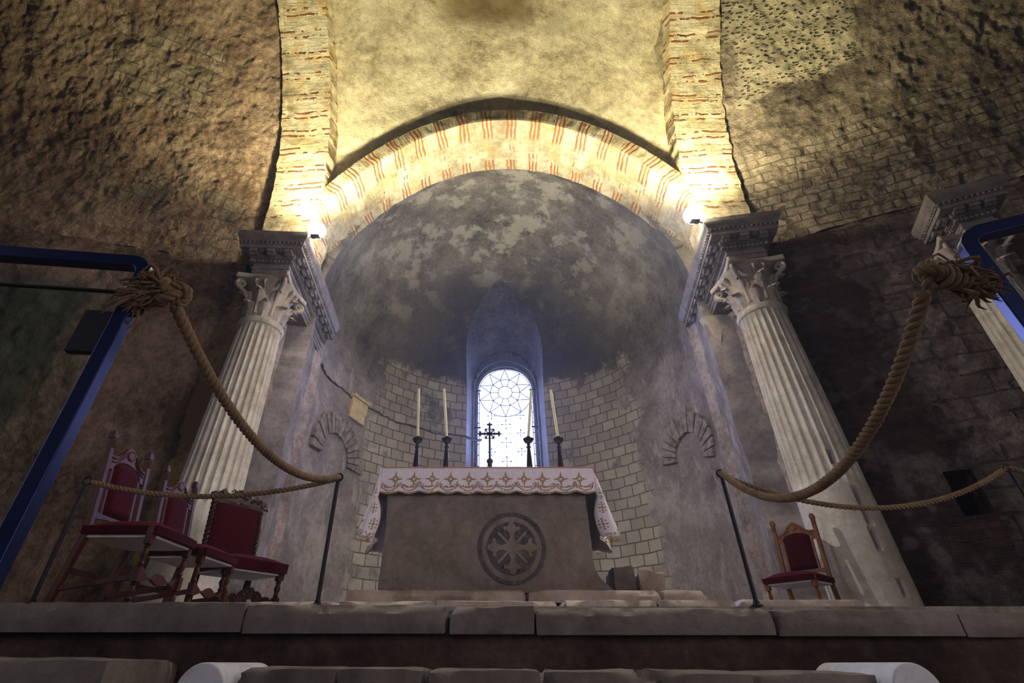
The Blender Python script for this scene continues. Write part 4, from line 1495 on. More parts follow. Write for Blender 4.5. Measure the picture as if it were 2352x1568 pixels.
for side in (-1, 1):
    g = fn_side(side)
    for (s_, h_, r_) in ((0.08, 0.33, 0.06), (0.20, 0.20, 0.055), (0.10, 0.14, 0.05), (0.32, 0.30, 0.055), (0.06, 0.47, 0.055), (0.22, 0.38, 0.05), (0.5, 0.3, 0.055), (0.68, 0.3, 0.05), (0.05, 0.22, 0.05)):
        motif(mb, g, s_, h_, r_, 0.005)
    for i in range(80):
        q = i / 79; s2 = q * (CYB - CYF)
        dl = drop_len(side, q) + 0.014 * abs(sin(q * 15))
        for r2 in (0.012, 0.03, 0.05):
            p, nn = g(s2, dl - r2 - rnd.uniform(0, 0.01))
            t1 = nn.orthogonal().normalized(); t2 = nn.cross(t1)
            mb.add([p + nn * 0.004 + (t1 * cos(a * PI / 3) * 0.008 + t2 * sin(a * PI / 3) * 0.006) for a in range(6)], [tuple(range(6))])
def fn_gus(side):
    def pt(t, h_):
        p1 = side_pt(side, 0, h_)
        p0 = front_pt(CX0 if side < 0 else CX1, min(h_, 0.235))
        if h_ > 0.235: p0 = Vector(((CX0 if side < 0 else CX1) + side * 0.02 - side * 0.05 * sin((h_ - 0.235) * 8), CYF + 0.015, -h_))
        q = p0.lerp(p1, t); q.y -= 0.02 * sin(PI * t) * (h_ / 0.67)
        return q
    def g(s_, h_): return pt(s_, h_), Vector((0, -1, 0))
    return g
for side in (-1, 1):
    g = fn_gus(side)
    for (t_, h_) in ((0.55, 0.36), (0.35, 0.50), (0.62, 0.235)):
        for (dt, dh, rt, rh) in ((0, 0, 0.10, 0.010), (0, -0.022, 0.05, 0.012), (0, 0.022, 0.05, 0.012), (0.22, 0, 0.08, 0.008), (-0.22, 0, 0.08, 0.008), (0, -0.042, 0.09, 0.006), (0, 0.042, 0.09, 0.006), (0.2, 0.028, 0.06, 0.006), (-0.2, -0.028, 0.06, 0.006), (0.2, -0.028, 0.06, 0.006), (-0.2, 0.028, 0.06, 0.006)):
            mb.add([g(t_ + dt + rt * cos(a * PI / 4), h_ + dh + rh * sin(a * PI / 4))[0] + Vector((0, -0.005, 0)) for a in range(8)], [tuple(range(8))])
    for k in range(40):
        t_ = rnd.uniform(0.05, 0.95); h_ = 0.645 - rnd.random() ** 2 * 0.08
        ang = rnd.uniform(0, PI)
        c_ = g(t_, h_)[0] + Vector((0, -0.005, 0))
        mb.add([c_ + Vector((0.010 * cos(a * PI / 3) * cos(ang) - 0.005 * sin(a * PI / 3) * sin(ang), 0, 0.010 * cos(a * PI / 3) * sin(ang) + 0.005 * sin(a * PI / 3) * cos(ang))) for a in range(6)], [tuple(range(6))])
mb.build('embroidery', M_gold, CT)
mb = MB()
mb.tube([(CX0, CYF - 0.012, 0.004), (CX1, CYF - 0.012, 0.004)], 0.006, 6)
mb.tube([(CX1, CYF - 0.012, 0.002), side_pt(1, 0, 0.07) + Vector((0.0, -0.004, 0)), side_pt(1, 0.02, 0.13) + Vector((0.004, -0.006, 0))], 0.0055, 6)
mb.build('braid', M_trim_red, CT, smooth=True)

# ------------------------------------------------------------------ candlesticks, candles, cross
CS = []
def candlestick(u, lab, h=0.44):
    Y = 4.78
    p = at(u, 1040, Y)
    t = thing('candlestick', lab, 'candlestick', (p.x, Y, CZ + 0.006), 0, 'candlesticks on the altar')
    mb = MB()
    mb.lathe([(0.052, 0), (0.055, 0.012), (0.048, 0.022), (0.03, 0.034), (0.026, 0.05)], n=20)
    mb.build('base', M_bronze, t, smooth=True, sharp=50)
    mb = MB()
    mb.lathe([(0.026, 0.05), (0.032, 0.062), (0.024, 0.075), (0.029, 0.10), (0.030, 0.15), (0.025, 0.22), (0.019, 0.30), (0.016, 0.335), (0.024, 0.345), (0.024, 0.352), (0.014, 0.362), (0.018, 0.375), (0.014, 0.385)], n=18)
    mb.build('stem', M_bronze, t, smooth=True, sharp=50)
    mb = MB()
    mb.lathe([(0.012, 0.380), (0.022, 0.390), (0.040, 0.402), (0.046, 0.412), (0.054, 0.430), (0.056, 0.436), (0.048, 0.438), (0.020, 0.428), (0.019, 0.462), (0.0155, 0.462), (0.0155, 0.43), (0.001, 0.428)], n=20)
    mb.build('drip_pan', M_bronze, t, smooth=True, sharp=50)
    return p.x, Y
for (u, top_u, lab, cl) in ((957, 962, 'dark turned candlestick at the left end of the altar', 'slim pale candle at the left end of the altar'),
                        (1025, 1020, 'dark turned candlestick between the left one and the altar cross', 'slim pale candle left of the window, leaning left'),
                        (1215, 1220, 'dark turned candlestick in front of the right edge of the window', 'slim pale candle in front of the right edge of the window'),
                        (1285, 1265, 'dark turned candlestick at the right end of the altar', 'slim pale candle at the right end of the altar, leaning left')):
    x, Y = candlestick(u, lab)
    zc = CZ + 0.006 + 0.430
    top = at(top_u, 893 if u < 1100 else 896, Y)
    o_ = thing('candle', cl, 'candle', (x, Y, zc), 0, 'candles on the altar')
    dv = Vector((top.x - x, 0, top.z - zc))
    mb = MB()
    mb.tube([dv * (k / 8) for k in range(9)], [0.0145] * 8 + [0.0135], 14)
    mb.build('wax', M_candle, o_, smooth=True, sharp=50)
    mb = MB(); mb.tube([dv, dv + Vector((0.002, 0, 0.012))], 0.0022, 6)
    mb.build('wick', M_iron, o_)

def altar_cross():
    Y = 4.86
    p = at(1125, 1060, Y)
    t = thing('altar_cross', 'dark bronze cross with ornate lobed arms standing on the altar before the window', 'cross', (p.x, Y, CZ + 0.006), 0)
    mb = MB()
    mb.lathe([(0.075, 0), (0.078, 0.015), (0.06, 0.03), (0.045, 0.05), (0.03, 0.09), (0.026, 0.13), (0.036, 0.145), (0.026, 0.16), (0.022, 0.20), (0.034, 0.22), (0.03, 0.24), (0.016, 0.26)], n=8)
    mb.build('foot', M_bronze, t, smooth=True, sharp=40)
    ztop = at(1125, 972, Y).z - CZ; zar = at(1125, 997, Y).z - CZ
    mb = MB()
    mb.bar((0, 0, 0.24), (0, 0, ztop - 0.02), 0.020, 0.014, up=(0, 1, 0))
    for k in range(7): mb.lathe([(0.004, 0.27 + k * 0.033), (0.014, 0.28 + k * 0.033), (0.004, 0.29 + k * 0.033)], n=6)
    mb.bar((-0.10, 0, zar), (0.10, 0, zar), 0.014, 0.018)
    def ball(c, r):
        b = len(mb.v)
        mb.lathe([(0.001, -r), (r * 0.7, -r * 0.7), (r, 0), (r * 0.7, r * 0.7), (0.001, r)], n=8)
        for i in range(b, len(mb.v)): mb.v[i] = mb.v[i] + Vector(c)
    for (ex, ez) in ((-0.10, zar), (0.10, zar), (0, ztop - 0.02)):
        ball((ex, 0, ez), 0.016)
        dx, dz = (1 if ex > 0 else -1 if ex < 0 else 0), (1 if ex == 0 else 0)
        ball((ex + dx * 0.018, 0, ez + dz * 0.018), 0.009)
        ball((ex + dz * 0.020, 0, ez + dx * 0.020), 0.011); ball((ex - dz * 0.020, 0, ez - dx * 0.020), 0.011)
    for sx in (-1, 1):
        for sz in (-1, 1):
            mb.tube([(sx * 0.01, 0, zar + sz * 0.01), (sx * 0.03, 0, zar + sz * 0.022), (sx * 0.045, 0, zar + sz * 0.045), (sx * 0.056, 0, zar + sz * 0.05)], [0.006, 0.005, 0.009, 0.004], 6)
            ball((sx * 0.036, 0, zar + sz * 0.052), 0.010)
    mb.tube([(0.055 * cos(2 * PI * k / 24), 0, zar + 0.055 * sin(2 * PI * k / 24)) for k in range(24)], 0.004, 5, closed=True)
    mb.build('cross_bars', M_bronze, t, smooth=True, sharp=50)
altar_cross()

# rough masonry stub right of the altar
mb = stone_block(1.15, 1.31, 4.72, 5.15, 0.482, 0.72, 5, 0.035, 0.03, 0.05)
tag(mb.build('rubble_stone', M_slab, smooth=True, sharp=50), 'dark rough stone lying against the right side of the altar', 'stone')
mb = stone_block(1.36, 1.62, 4.70, 5.20, 0.482, 0.685, 8, 0.035, 0.03, 0.06)
tag(mb.build('rubble_stone', M_plinth, smooth=True, sharp=50), 'broken pale masonry stub on the plinth right of the dark rough stone', 'stone')

# ------------------------------------------------------------------ chairs (face +x)
def turned(p, z0, z1, mb, r=0.019):
    """baluster between two heights"""
    h = z1 - z0
    pr = [(0.55, 0), (0.95, .04), (0.6, .09), (1.0, .13), (0.7, .2), (0.62, .3), (0.95, .45), (1.05, .55), (0.8, .68), (0.6, .8), (0.95, .86), (0.6, .91), (0.95, .96), (0.6, 1.0)]
    mb.lathe([(r * a, z0 + h * b) for a, b in pr], c=p, n=14)
def post_x(z):   # rake of the rear posts
    if z < 0.42: return -0.205 - 0.05 * (0.42 - z) / 0.42
    return -0.205 - 0.105 * (z - 0.42) / 0.66
def chair(label, loc, rz, wood):
    t = thing('upholstered_chair', label, 'chair', loc, rz, 'carved wooden chairs with red upholstery')
    for s in (-1, 1):
        y = s * 0.215
        mb = MB()
        for a, b in ((0, 0.42), (0.42, 1.035)):
            mb.bar((post_x(a), y, a), (post_x(b), y, b), 0.036, 0.036, up=(0, 1, 0))
        # finial block with reeds and a small overhanging cap
        mb.bar((post_x(1.035), y, 1.035), (post_x(1.075), y, 1.075), 0.044, 0.044, up=(0, 1, 0))
        mb.bar((post_x(1.075), y, 1.075), (post_x(1.09), y, 1.09), 0.034, 0.034, up=(0, 1, 0))
        for k in (-1, 0, 1): mb.bar((post_x(0.97) + 0.02, y + k * 0.010, 0.97), (post_x(1.03) + 0.02, y + k * 0.010, 1.03), 0.005)
        mb.build('rear_post', wood, t, bevel=0.004)
        mb = MB()
        mb.box(0.19, 0.232, s * 0.225 - 0.021, s * 0.225 + 0.021, 0.345, 0.45)
        turned((0.211, s * 0.225), 0.215, 0.345, mb)
        mb.box(0.19, 0.232, s * 0.225 - 0.021, s * 0.225 + 0.021, 0.135, 0.215)
        turned((0.211, s * 0.225), 0.03, 0.135, mb)
        mb.lathe([(0.016, 0), (0.022, 0.012), (0.016, 0.03)], c=(0.211, s * 0.225), n=14)
        mb.build('front_leg', wood, t, smooth=True, sharp=35)
        mb = MB()
        mb.bar((post_x(0.10), s * 0.215, 0.10), (0.19, s * 0.225, 0.16), 0.022, 0.03)
        mb.build('side_stretcher', wood, t, bevel=0.003)
    # wavy front stretcher
    mb = MB()
    top = [(-0.205 + 0.41 * k / 40, 0.185 + 0.016 * cos(k / 40 * 2 * PI * 2) + 0.006) for k in range(41)]
    bot = [(-0.205 + 0.41 * k / 40, 0.155 - 0.012 * cos(k / 40 * 2 * PI * 2) - 0.006) for k in range(40, -1, -1)]
    mb.prism(top + bot, lambda a, b, q: (q, a, b), 0.202, 0.222)
    mb.build('front_stretcher', wood, t, bevel=0.003)
    mb = MB(); mb.bar((post_x(0.2), -0.2, 0.20), (post_x(0.2), 0.2, 0.20), 0.02, 0.03)
    mb.build('rear_stretcher', wood, t)
    # back frame: crest, inner stiles, lower rail
    def B(a, z, d): return (post_x(z) + d, a, z)
    mb = MB()
    def crest_top(a): return 0.915 + 0.115 * math.exp(-(a / 0.115) ** 2) + 0.010 * cos(a * 28)
    def crest_bot(a): return 0.835 + 0.085 * sqrt(max(0, 1 - (a / 0.155) ** 2)) if abs(a) < 0.155 else 0.835
    ys = [-0.197 + 0.394 * k / 44 for k in range(45)]
    poly = [(a, crest_top(a)) for a in ys] + [(a, crest_bot(a)) for a in reversed(ys)]
    mb.prism(poly, lambda a, b, q: B(a, b, q), -0.013, 0.013)
    for s in (-1, 1):     # carved grooves
        mb.tube([B(s * (0.05 + 0.14 * k / 10), crest_top(s * (0.05 + 0.14 * k / 10)) - 0.017, 0.015) for k in range(11)], 0.006, 5)
        mb.tube([B(s * (0.06 + 0.12 * k / 10), crest_top(s * (0.06 + 0.12 * k / 10)) - 0.042, 0.015) for k in range(11)], 0.005, 5)
    cz = 0.985
    mb.tube([B(0.034 * cos(2 * PI * k / 20), cz + 0.034 * sin(2 * PI * k / 20), 0.015) for k in range(20)], 0.006, 6, closed=True)
    b0 = len(mb.v)
    mb.prism([(0.026 * cos(2 * PI * k / 16), cz + 0.026 * sin(2 * PI * k / 16)) for k in range(16)], lambda a, b, q: B(a, b, q), 0.0, 0.020)
    mb.build('crest_rail', wood, t, smooth=True, sharp=40)
    for s in (-1, 1):
        mb = MB(); mb.bar(B(s * 0.148, 0.54, 0), B(s * 0.148, 0.85, 0), 0.020, 0.022, up=(0, 1, 0))
        mb.build('inner_stile', wood, t, bevel=0.003)
    mb = MB()
    poly = [(-0.2, 0.50), (-0.2, 0.55)] + [(-0.15 + 0.3 * k / 12, 0.545) for k in range(13)] + [(0.2, 0.55), (0.2, 0.50), (0.10, 0.515), (0, 0.52), (-0.10, 0.515)]
    mb.prism(poly, lambda a, b, q: B(a, b, q), -0.012, 0.012)
    mb.build('lower_rail', wood, t, bevel=0.003)
    # padded panel
    mb = MB()
    na, nz_ = 14, 22
    def pad(side):
        rows_ = []
        for j in range(nz_ + 1):
            for i in range(na + 1):
                a = -0.138 + 0.276 * i / na
                zt_ = 0.835 + 0.085 * sqrt(max(0, 1 - (a / 0.155) ** 2))
                z = 0.55 + (zt_ - 0.55) * j / nz_
                e = min(1, min(i, na - i) / 2.5, min(j, nz_ - j) / 2.5)
                d = (0.006 + 0.024 * sin(e * PI / 2)) * side
                rows_.append(B(a, z, d))
        return rows_
    for side in (1, -1):
        b = len(mb.v); mb.v += [Vector(p) for p in pad(side)]
        for j in range(nz_):
            for i in range(na):
                q = b + j * (na + 1) + i; f = (q, q + 1, q + na + 2, q + na + 1)
                mb.f.append(f if side > 0 else tuple(reversed(f)))
    mb.build('back_pad', M_velvet, t, smooth=True, sharp=60)
    # seat: lining below, frame, domed velvet cushion
    mb = MB(); mb.box(-0.215, 0.228, -0.222, 0.222, 0.385, 0.400)
    mb.build('seat_lining', M_linen, t)
    mb = MB()
    ns = 22
    for j in range(ns + 1):
        for i in range(ns + 1):
            x = -0.225 + 0.475 * i / ns; y = -0.246 + 0.492 * j / ns
            ex = min(i, ns - i) / ns * 2; ey = min(j, ns - j) / ns * 2
            z = 0.45 + 0.055 * (1 - (1 - ex) ** 4) * (1 - (1 - ey) ** 4)
            x += 0.018 * (1 - (2 * j / ns - 1) ** 2) * (1 if i == ns else 0)
            mb.v.append(Vector((x, y, z)))
    for j in range(ns):
        for i in range(ns):
            a = j * (ns + 1) + i; mb.f.append((a, a + 1, a + ns + 2, a + ns + 1))
    rim = [i for i in range(ns + 1)] + [j * (ns + 1) + ns for j in range(1, ns + 1)] + [ns * (ns + 1) + i for i in range(ns - 1, -1, -1)] + [j * (ns + 1) for j in range(ns - 1, 0, -1)]
    b = len(mb.v)
    for r_ in rim: mb.v.append(Vector((mb.v[r_].x * 0.985, mb.v[r_].y * 0.985, 0.402)))
    m_ = len(rim)
    for k in range(m_): mb.f.append((rim[k], rim[(k + 1) % m_], b + (k + 1) % m_, b + k))
    mb.f.append(tuple(b + k for k in range(m_)))
    mb.build('seat', M_velvet, t, smooth=True, sharp=50)
    return t
c1 = chair('reddish wooden chair with red velvet, nearest the left end of the platform', (-2.28, 3.40, P), R(0), M_wood)
c2 = copy_thing(c1, (-2.29, 4.10, P), R(-3), 'reddish wooden chair with red velvet, between the leftmost chair and the dark carved chair')
c4 = chair('honey wooden chair with red velvet standing alone beside the right column', (3.18, 5.42, P), PI + R(36.9), M_wood_pale)

def carved_chair():
    t = thing('carved_chair', 'dark carved chair with twisted back posts and tall red back, beside the left column', 'chair', (-2.14, 4.78, P), R(-36), 'carved wooden chairs with red upholstery')
    wood = M_wood_dark
    px_ = lambda z: -0.23 - 0.09 * max(0, z - 0.42) / 0.66
    def B(a, z, d): return Vector((px_(z) + d, a, z))
    for s in (-1, 1):
        mb = MB()
        mb.bar((-0.26, s * 0.235, 0), (-0.23, s * 0.235, 0.46), 0.042, 0.042, up=(0, 1, 0))
        N = 90       # barley twist: two strands round each other
        for ph in (0, PI):
            pts = []
            for k in range(N + 1):
                z = 0.46 + 0.56 * k / N; a = ph + k / N * 2 * PI * 7
                pts.append(B(s * 0.235, z, 0) + Vector((0.012 * cos(a), 0.012 * sin(a), 0)))
            mb.tube(pts, 0.0135, 7)
        mb.bar(B(s * 0.235, 1.02, 0), B(s * 0.235, 1.06, 0), 0.045, 0.045, up=(0, 1, 0))
        mb.build('rear_post', wood, t, smooth=True, sharp=40)
        mb = MB()
        mb.box(0.20, 0.25, s * 0.24 - 0.025, s * 0.24 + 0.025, 0.33, 0.43)
        turned((0.225, s * 0.24), 0.20, 0.33, mb, 0.026)
        mb.box(0.20, 0.25, s * 0.24 - 0.025, s * 0.24 + 0.025, 0.12, 0.20)
        turned((0.225, s * 0.24), 0.0, 0.12, mb, 0.026)
        mb.build('front_leg', wood, t, smooth=True, sharp=35)
        mb = MB(); mb.bar((-0.24, s * 0.235, 0.16), (0.2, s * 0.24, 0.16), 0.026, 0.03)
        mb.build('side_stretcher', wood, t)
    # carved front stretcher with scrolls
    mb = MB()
    top = [(-0.215 + 0.43 * k / 40, 0.19 + 0.06 * math.exp(-((k - 20) / 8) ** 2) + 0.012 * cos(k * 0.9)) for k in range(41)]
    bot = [(-0.215 + 0.43 * k / 40, 0.145 + 0.035 * math.exp(-((k - 20) / 5) ** 2) + 0.008 * cos(k * 1.1)) for k in range(40, -1, -1)]
    mb.prism(top + bot, lambda a, b, q: (q, a, b), 0.208, 0.238)
    for s in (-1, 1):
        mb.tube([(0.24, s * (0.05 + 0.03 * (1 - k / 14) * cos(k * 0.6)), 0.205 + 0.03 * (1 - k / 14) * sin(k * 0.6)) for k in range(14)], 0.008, 6)
        mb.tube([(0.24, s * (0.13 + 0.03 * (1 - k / 14) * cos(k * 0.6)), 0.175 + 0.025 * (1 - k / 14) * sin(k * 0.6)) for k in range(14)], 0.007, 6)
    mb.build('front_stretcher', wood, t, smooth=True, sharp=40)
    # crest with carved scrollwork
    mb = MB()
    def ct(a):
        q = abs(a)
        return 1.055 + 0.055 * math.exp(-(a / 0.07) ** 2) + 0.022 * cos(q * 40) * (1 if q < 0.2 else 0.3) + 0.03 * math.exp(-((q - 0.17) / 0.03) ** 2)
    ys = [-0.275 + 0.55 * k / 60 for k in range(61)]
    poly = [(a, ct(a)) for a in ys] + [(a, 1.0 - 0.02 * abs(a) / 0.27 + 0.012 * cos(a * 22)) for a in reversed(ys)]
    mb.prism(poly, lambda a, b, q: B(a, b, q), -0.016, 0.016)
    for s in (-1, 1):
        for (c, zc, rr, tn) in ((0.06, 1.06, 0.034, 14), (0.125, 1.045, 0.028, 14), (0.19, 1.05, 0.03, 14), (0.235, 1.02, 0.022, 12)):
            mb.tube([B(s * (c + rr * (1 - k / tn) * cos(k * 0.62)), zc + rr * (1 - k / tn) * sin(k * 0.62), 0.02) for k in range(tn)], 0.007, 6)
        mb.tube([B(s * 0.25, 1.01, 0), B(s * 0.285, 1.0, 0.01), B(s * 0.30, 0.985, 0.012)], [0.02, 0.014, 0.004], 7)
        mb.tube([B(s * 0.05, 1.09, 0.01), B(s * 0.075, 1.115, 0.012), B(s * 0.10, 1.09, 0.012)], [0.008, 0.010, 0.006], 6)
    for k in range(9):
        a = PI * k / 8
        mb.tube([B(0, 1.065, 0.018), B(0.045 * cos(a), 1.065 + 0.045 * sin(a), 0.02), B(0.066 * cos(a), 1.065 + 0.066 * sin(a), 0.005)], [0.006, 0.010, 0.004], 6)
    mb.build('crest_rail', wood, t, smooth=True, sharp=40)
    for zz in (0.50, 0.985):
        mb = MB(); mb.bar(B(-0.22, zz, 0), B(0.22, zz, 0), 0.03, 0.03)
        mb.build('back_rail', wood, t)
    mb = MB()
    na, nz_ = 14, 22
    for side in (1, -1):
        b = len(mb.v)
        for j in range(nz_ + 1):
            for i in range(na + 1):
                a = -0.212 + 0.424 * i / na; z = 0.505 + 0.475 * j / nz_
                e = min(1, min(i, na - i) / 2.5, min(j, nz_ - j) / 2.5)
                mb.v.append(B(a, z, (0.01 + 0.022 * sin(e * PI / 2)) * side))
        for j in range(nz_):
            for i in range(na):
                q = b + j * (na + 1) + i; f = (q, q + 1, q + na + 2, q + na + 1)
                mb.f.append(f if side > 0 else tuple(reversed(f)))
    mb.build('back_pad', M_velvet, t, smooth=True, sharp=60)
    mb = MB(); mb.box(-0.235, 0.238, -0.245, 0.245, 0.365, 0.378)
    mb.build('seat_lining', M_linen, t)
    mb = MB(); ns = 22
    for j in range(ns + 1):
        for i in range(ns + 1):
            x = -0.235 + 0.515 * i / ns; y = -0.27 + 0.54 * j / ns
            ex = min(i, ns - i) / ns * 2; ey = min(j, ns - j) / ns * 2
            mb.v.append(Vector((x, y, 0.455 + 0.05 * (1 - (1 - ex) ** 4) * (1 - (1 - ey) ** 4))))
    for j in range(ns):
        for i in range(ns):
            a = j * (ns + 1) + i; mb.f.append((a, a + 1, a + ns + 2, a + ns + 1))
    rim = [i for i in range(ns + 1)] + [j * (ns + 1) + ns for j in range(1, ns + 1)] + [ns * (ns + 1) + i for i in range(ns - 1, -1, -1)] + [j * (ns + 1) for j in range(ns - 1, 0, -1)]
    b = len(mb.v)
    for r_ in rim: mb.v.append(Vector((mb.v[r_].x * 0.985, mb.v[r_].y * 0.985, 0.380)))
    m_ = len(rim)
    for k in range(m_): mb.f.append((rim[k], rim[(k + 1) % m_], b + (k + 1) % m_, b + k))
    mb.f.append(tuple(b + k for k in range(m_)))
    mb.build('seat', M_velvet, t, smooth=True, sharp=50)
    return t
cc_ = carved_chair(); cc_.scale = (1.07,) * 3; cc_.location.x -= 0.06

# ------------------------------------------------------------------ barrier posts and ropes
def barrier_post(p, lab):
    t = thing('barrier_post', lab, 'post', (p.x, p.y, P), 0, 'black barrier posts')
    h = p.z - P
    mb = MB(); mb.lathe([(0.012, 0.0), (0.0125, h - 0.03)], n=14)
    mb.build('pole', M_iron, t, smooth=True, sharp=40)
    mb = MB(); mb.lathe([(0.032, 0), (0.032, 0.006), (0.02, 0.012), (0.014, 0.03)], n=24)
    mb.build('base_plate', M_iron, t, smooth=True, sharp=40)
    mb = MB()
    mb.tube([(0.024 * cos(2 * PI * k / 24), 0.004, h + 0.024 * sin(2 * PI * k / 24) - 0.005) for k in range(24)], 0.0065, 8, closed=True)
    mb.build('ring', M_iron, t, smooth=True)
    return Vector((p.x, p.y, p.z - 0.005))
PL = barrier_post(at(778, 1094, 3.10), 'black barrier post left of the altar')
PR = barrier_post(at(1655, 1085, 3.10), 'black barrier post right of the altar')
PFL = barrier_post(at(201, 1102, 3.02), 'black barrier post in front of the leftmost red chair')
PFR = barrier_post(at(2313, 1072, 3.10), 'black barrier post at the right edge')

def rope_mb(mb, path, rr, pitch=0.085, ns=8):
    """three strands laid round a path of closely spaced points"""
    pts = [Vector(p) for p in path]
    L = [0.0]
    for i in range(1, len(pts)): L.append(L[-1] + (pts[i] - pts[i - 1]).length)
    tot = L[-1]
    N = max(12, int(tot / 0.007))
    fr = []
    j = 0; prev = None
    for i in range(N + 1):
        q = tot * i / N
        while j < len(L) - 2 and L[j + 1] < q: j += 1
        k = (q - L[j]) / max(1e-9, L[j + 1] - L[j])
        p = pts[j].lerp(pts[j + 1], k); d = (pts[j + 1] - pts[j]).normalized()
        if prev is None: a = d.orthogonal().normalized()
        else:
            a = prev - d * prev.dot(d); a.normalize()
        prev = a
        fr.append((p, a, d.cross(a), q))
    for sN in range(3):
        ph = sN * 2 * PI / 3
        st = [p + (a * cos(2 * PI * q / pitch + ph) + b * sin(2 * PI * q / pitch + ph)) * rr * 0.52 for p, a, b, q in fr]
        mb.tube(st, rr * 0.52, ns)
    return mb
def hang(A, B, sag, n=90):
    return [A.lerp(B, k / n) - Vector((0, 0, 4 * sag * (k / n) * (1 - k / n))) for k in range(n + 1)]

def tuft(mb, root, dirs, length, rnd, count, r=0.003, spread=0.5):
    for _ in range(count):
        d = Vector(rnd.choice(dirs)).normalized()
        d = (d + Vector((rnd.gauss(0, spread), rnd.gauss(0, spread), rnd.gauss(0, spread))) * 0.5).normalized()
        l = length * rnd.uniform(0.6, 1.15)
        p = Vector(root) + Vector((rnd.gauss(0, 0.014), rnd.gauss(0, 0.014), rnd.gauss(0, 0.014)))
        w = Vector((rnd.gauss(0, 1), rnd.gauss(0, 1), rnd.gauss(0, 1))) * 0.016
        droop = Vector((0, 0, -0.25 * l))
        pts = [p + d * l * k / 6 + w * sin(k * 0.9) + droop * (k / 6) ** 2 for k in range(7)]
        rr = r * rnd.uniform(0.7, 1.6)
        mb.tube(pts, [rr, rr * 1.1, rr * 1.1, rr, rr * 0.9, rr * 0.7, rr * 0.2], 5)

def knot_loops(mb, c, ax, rr, size=0.034):
    """an overhand knot drawn tight"""
    ax = Vector(ax).normalized(); a = ax.orthogonal().normalized(); b = ax.cross(a)
    pts = []
    N = 96
    for k in range(N):
        t = 2 * PI * k / N
        x = sin(t) + 2 * sin(2 * t); y = cos(t) - 2 * cos(2 * t); z = -sin(3 * t)
        pts.append(Vector(c) + a * (x * size * 0.42) + b * (y * size * 0.42) + ax * (z * size * 0.6))
    pts.append(pts[0])
    rope_mb(mb, pts, rr, 0.07, 7)

RR = 0.0205
# near left rope
A = at(402, 700, 1.34)
t = thing('barrier_rope', 'thick hemp rope sagging from the left rail to the post left of the altar', 'rope', tuple(A), 0, 'hemp barrier ropes')
mb = MB(); rope_mb(mb, [p - A for p in hang(A, PL + Vector((0, -0.01, 0)), 0.205)], RR)
mb.build('rope', M_rope, t, smooth=True)
mb = MB(); knot_loops(mb, at(396, 672, 1.31) - A, (0.5, -0.7, 0.2), 0.017, 0.036)
mb.build('knot', M_rope, t, smooth=True)
rnd = random.Random(5)
mb = MB()
tuft(mb, at(375, 664, 1.30) - A, [(-1, 0, 0.05), (-1, 0, -0.35), (-0.9, 0, -0.6), (-0.85, -0.1, 0.45)], 0.135, rnd, 120, 0.0038, 0.30)
tuft(mb, at(372, 645, 1.30) - A, [(-0.25, 0, 1), (-0.5, 0, 0.8)], 0.085, rnd, 34, 0.0035, 0.22)
mb.build('frayed_end', M_fray, t, smooth=True)
# near right rope
A = at(2122, 672, 1.13)
t = thing('barrier_rope', 'thick hemp rope curving from the right rail to the post right of the altar', 'rope', tuple(A), 0, 'hemp barrier ropes')
mb = MB(); rope_mb(mb, [p - A for p in hang(A, PR + Vector((0, -0.01, 0)), 0.35)], RR)
mb.build('rope', M_rope, t, smooth=True)
mb = MB(); knot_loops(mb, at(2135, 630, 1.12) - A, (0.7, -0.5, 0.1), 0.017, 0.032)
# turns wound round the end
for k in range(8):
    c = at(2158 + k * 12, 633 + k * 3, 1.12 + 0.005 * k) - A
    ring_ = [c + Vector((0.010 * sin(2 * PI * q / 24) + 0.004 * k, 0.036 * cos(2 * PI * q / 24), 0.040 * sin(2 * PI * q / 24 + 0.3))) for q in range(25)]
    mb.tube(ring_, 0.0085, 7)
mb.build('knot', M_rope, t, smooth=True)
mb = MB()
tuft(mb, at(2205, 645, 1.13) - A, [(1, 0, -0.05), (1, 0, -0.3), (1, 0, 0.1)], 0.085, rnd, 130, 0.0042, 0.22)
tuft(mb, at(2165, 622, 1.12) - A, [(1, 0, 0.1), (1, 0, 0.0)], 0.10, rnd, 60, 0.004, 0.2)
mb.build('frayed_end', M_fray, t, smooth=True)
# thinner ropes between posts
def thin_rope(a, b, sag, lab, rr=0.0165):
    t = thing('barrier_rope', lab, 'rope', tuple(a), 0, 'hemp barrier ropes')
    mb = MB(); rope_mb(mb, [p - a for p in hang(a, b, sag)], rr)
    mb.build('rope', M_rope, t, smooth=True)
thin_rope(PFL + Vector((0, 0.012, 0)), PL + Vector((0, 0.02, 0)), 0.105, 'hemp rope hanging across the red chairs between the two left posts')
thin_rope(PR + Vector((0, 0.02, 0)), PFR + Vector((0, 0.012, 0)), 0.235, 'hemp rope hanging in front of the right column between the two right posts')
E = PFR + Vector((1.5, -0.3, 0))
thin_rope(PFR + Vector((0.005, 0.0, 0)), E, 0.2, 'short stretch of rope leaving the picture from the rightmost post')

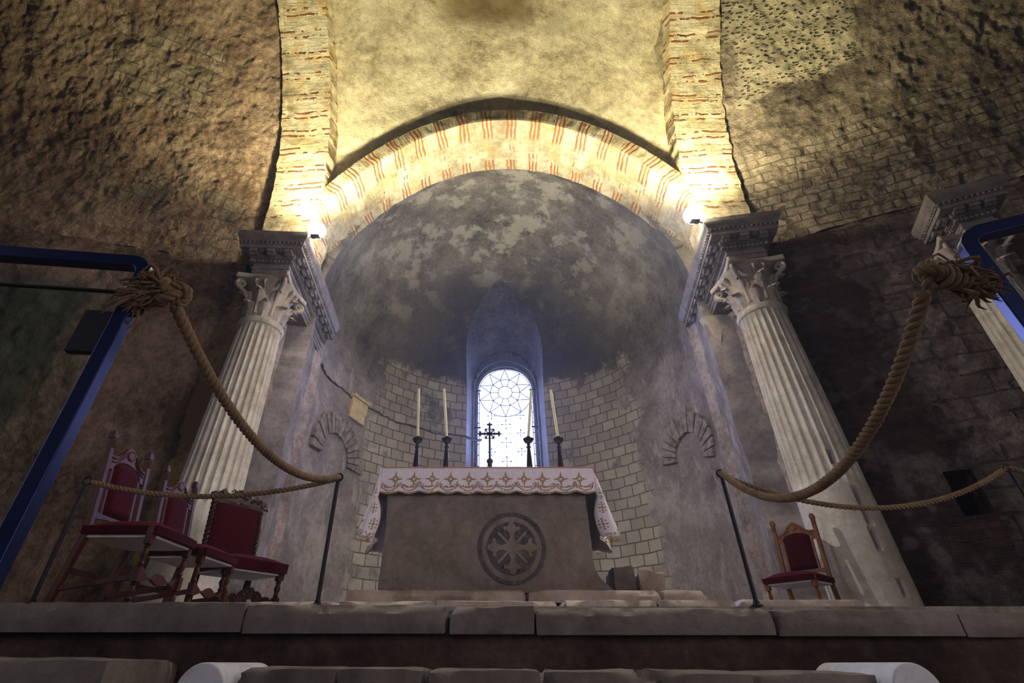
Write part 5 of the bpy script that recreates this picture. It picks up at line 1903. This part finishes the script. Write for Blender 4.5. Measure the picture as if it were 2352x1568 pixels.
# ------------------------------------------------------------------ rail frames of the stair
def rail(name, label, corner, ang, length, sgn):
    """rectangular tube bent at the corner; corner is the outer top corner of the near face"""
    t = thing(name, label, 'rail', (corner[0], corner[1], -0.25), ang)
    H = corner[2] + 0.25
    w = 0.045; rad = 0.055
    prof = []
    # centre line: up the post, round the bend, along the bar towards sgn*x
    cl = [Vector((sgn * w / 2, 0, 0.0)), Vector((sgn * w / 2, 0, H - w / 2 - rad))]
    for k in range(1, 9):
        a = PI / 2 * k / 8
        cl.append(Vector((sgn * (w / 2 + rad * (1 - cos(a))), 0, H - w / 2 - rad + rad * sin(a))))
    cl.append(Vector((sgn * length, 0, H - w / 2)))
    mb = MB(); vs = []; n = len(cl)
    for i, p in enumerate(cl):
        d = (cl[min(i + 1, n - 1)] - cl[max(0, i - 1)]).normalized()
        nn = Vector((-d.z, 0, d.x))
        for a, b in ((-1, 0), (1, 0), (1, 1), (-1, 1)):
            vs.append(p + nn * (a * w / 2) + Vector((0, b * w, 0)))
    fs = []
    for i in range(n - 1):
        for q in range(4):
            l = (q + 1) % 4
            fs.append((i * 4 + q, i * 4 + l, i * 4 + 4 + l, i * 4 + 4 + q))
    fs.append((0, 1, 2, 3)); fs.append(tuple((n - 1) * 4 + q for q in range(4)))
    mb.add(vs, fs)
    mb.build('frame', M_blue, t, bevel=0.003)
    mb = MB(); mb.box(min(0, sgn * 0.09) - 0.03, max(0, sgn * 0.09) + 0.03, -0.04, 0.085, 0, 0.01)
    mb.build('foot_plate', M_blue, t)
    return t, H
tl, H = rail('handrail', 'blue-black steel handrail in the left foreground with a small black plate', (-1.195, 1.30, 1.235), R(6.5), 1.9, -1)
mb = MB(); mb.box(-1.85, -0.05, 0.018, 0.026, 0.25, H - 0.155)
mb.build('glass_panel', M_panel, tl)
mb = MB(); mb.box(-1.85, -0.05, 0.014, 0.030, H - 0.159, H - 0.153)
mb.build('panel_edge', M_iron, tl)
mb = MB(); mb.box(-0.135, -0.045, 0.005, 0.03, 1.075, 1.235)
mb.build('plate', M_iron, tl, bevel=0.002)
mb = MB(); mb.tube([(0.004 + 0.028 * cos(2 * PI * k / 20), 0.022, H - 0.225 + 0.028 * sin(2 * PI * k / 20)) for k in range(20)], 0.005, 8, closed=True)
mb.build('eye_ring', M_iron, tl, smooth=True)
tr, H = rail('handrail', 'blue-black steel handrail in the right foreground holding the wound rope end', (1.588, 1.165, 1.225), R(-24), 1.6, 1)
mb = MB(); mb.tube([(-0.018 + 0.030 * cos(2 * PI * k / 20), 0.022, H - 0.225 + 0.030 * sin(2 * PI * k / 20)) for k in range(20)], 0.005, 8, closed=True)
mb.build('eye_ring', M_iron, tr, smooth=True)
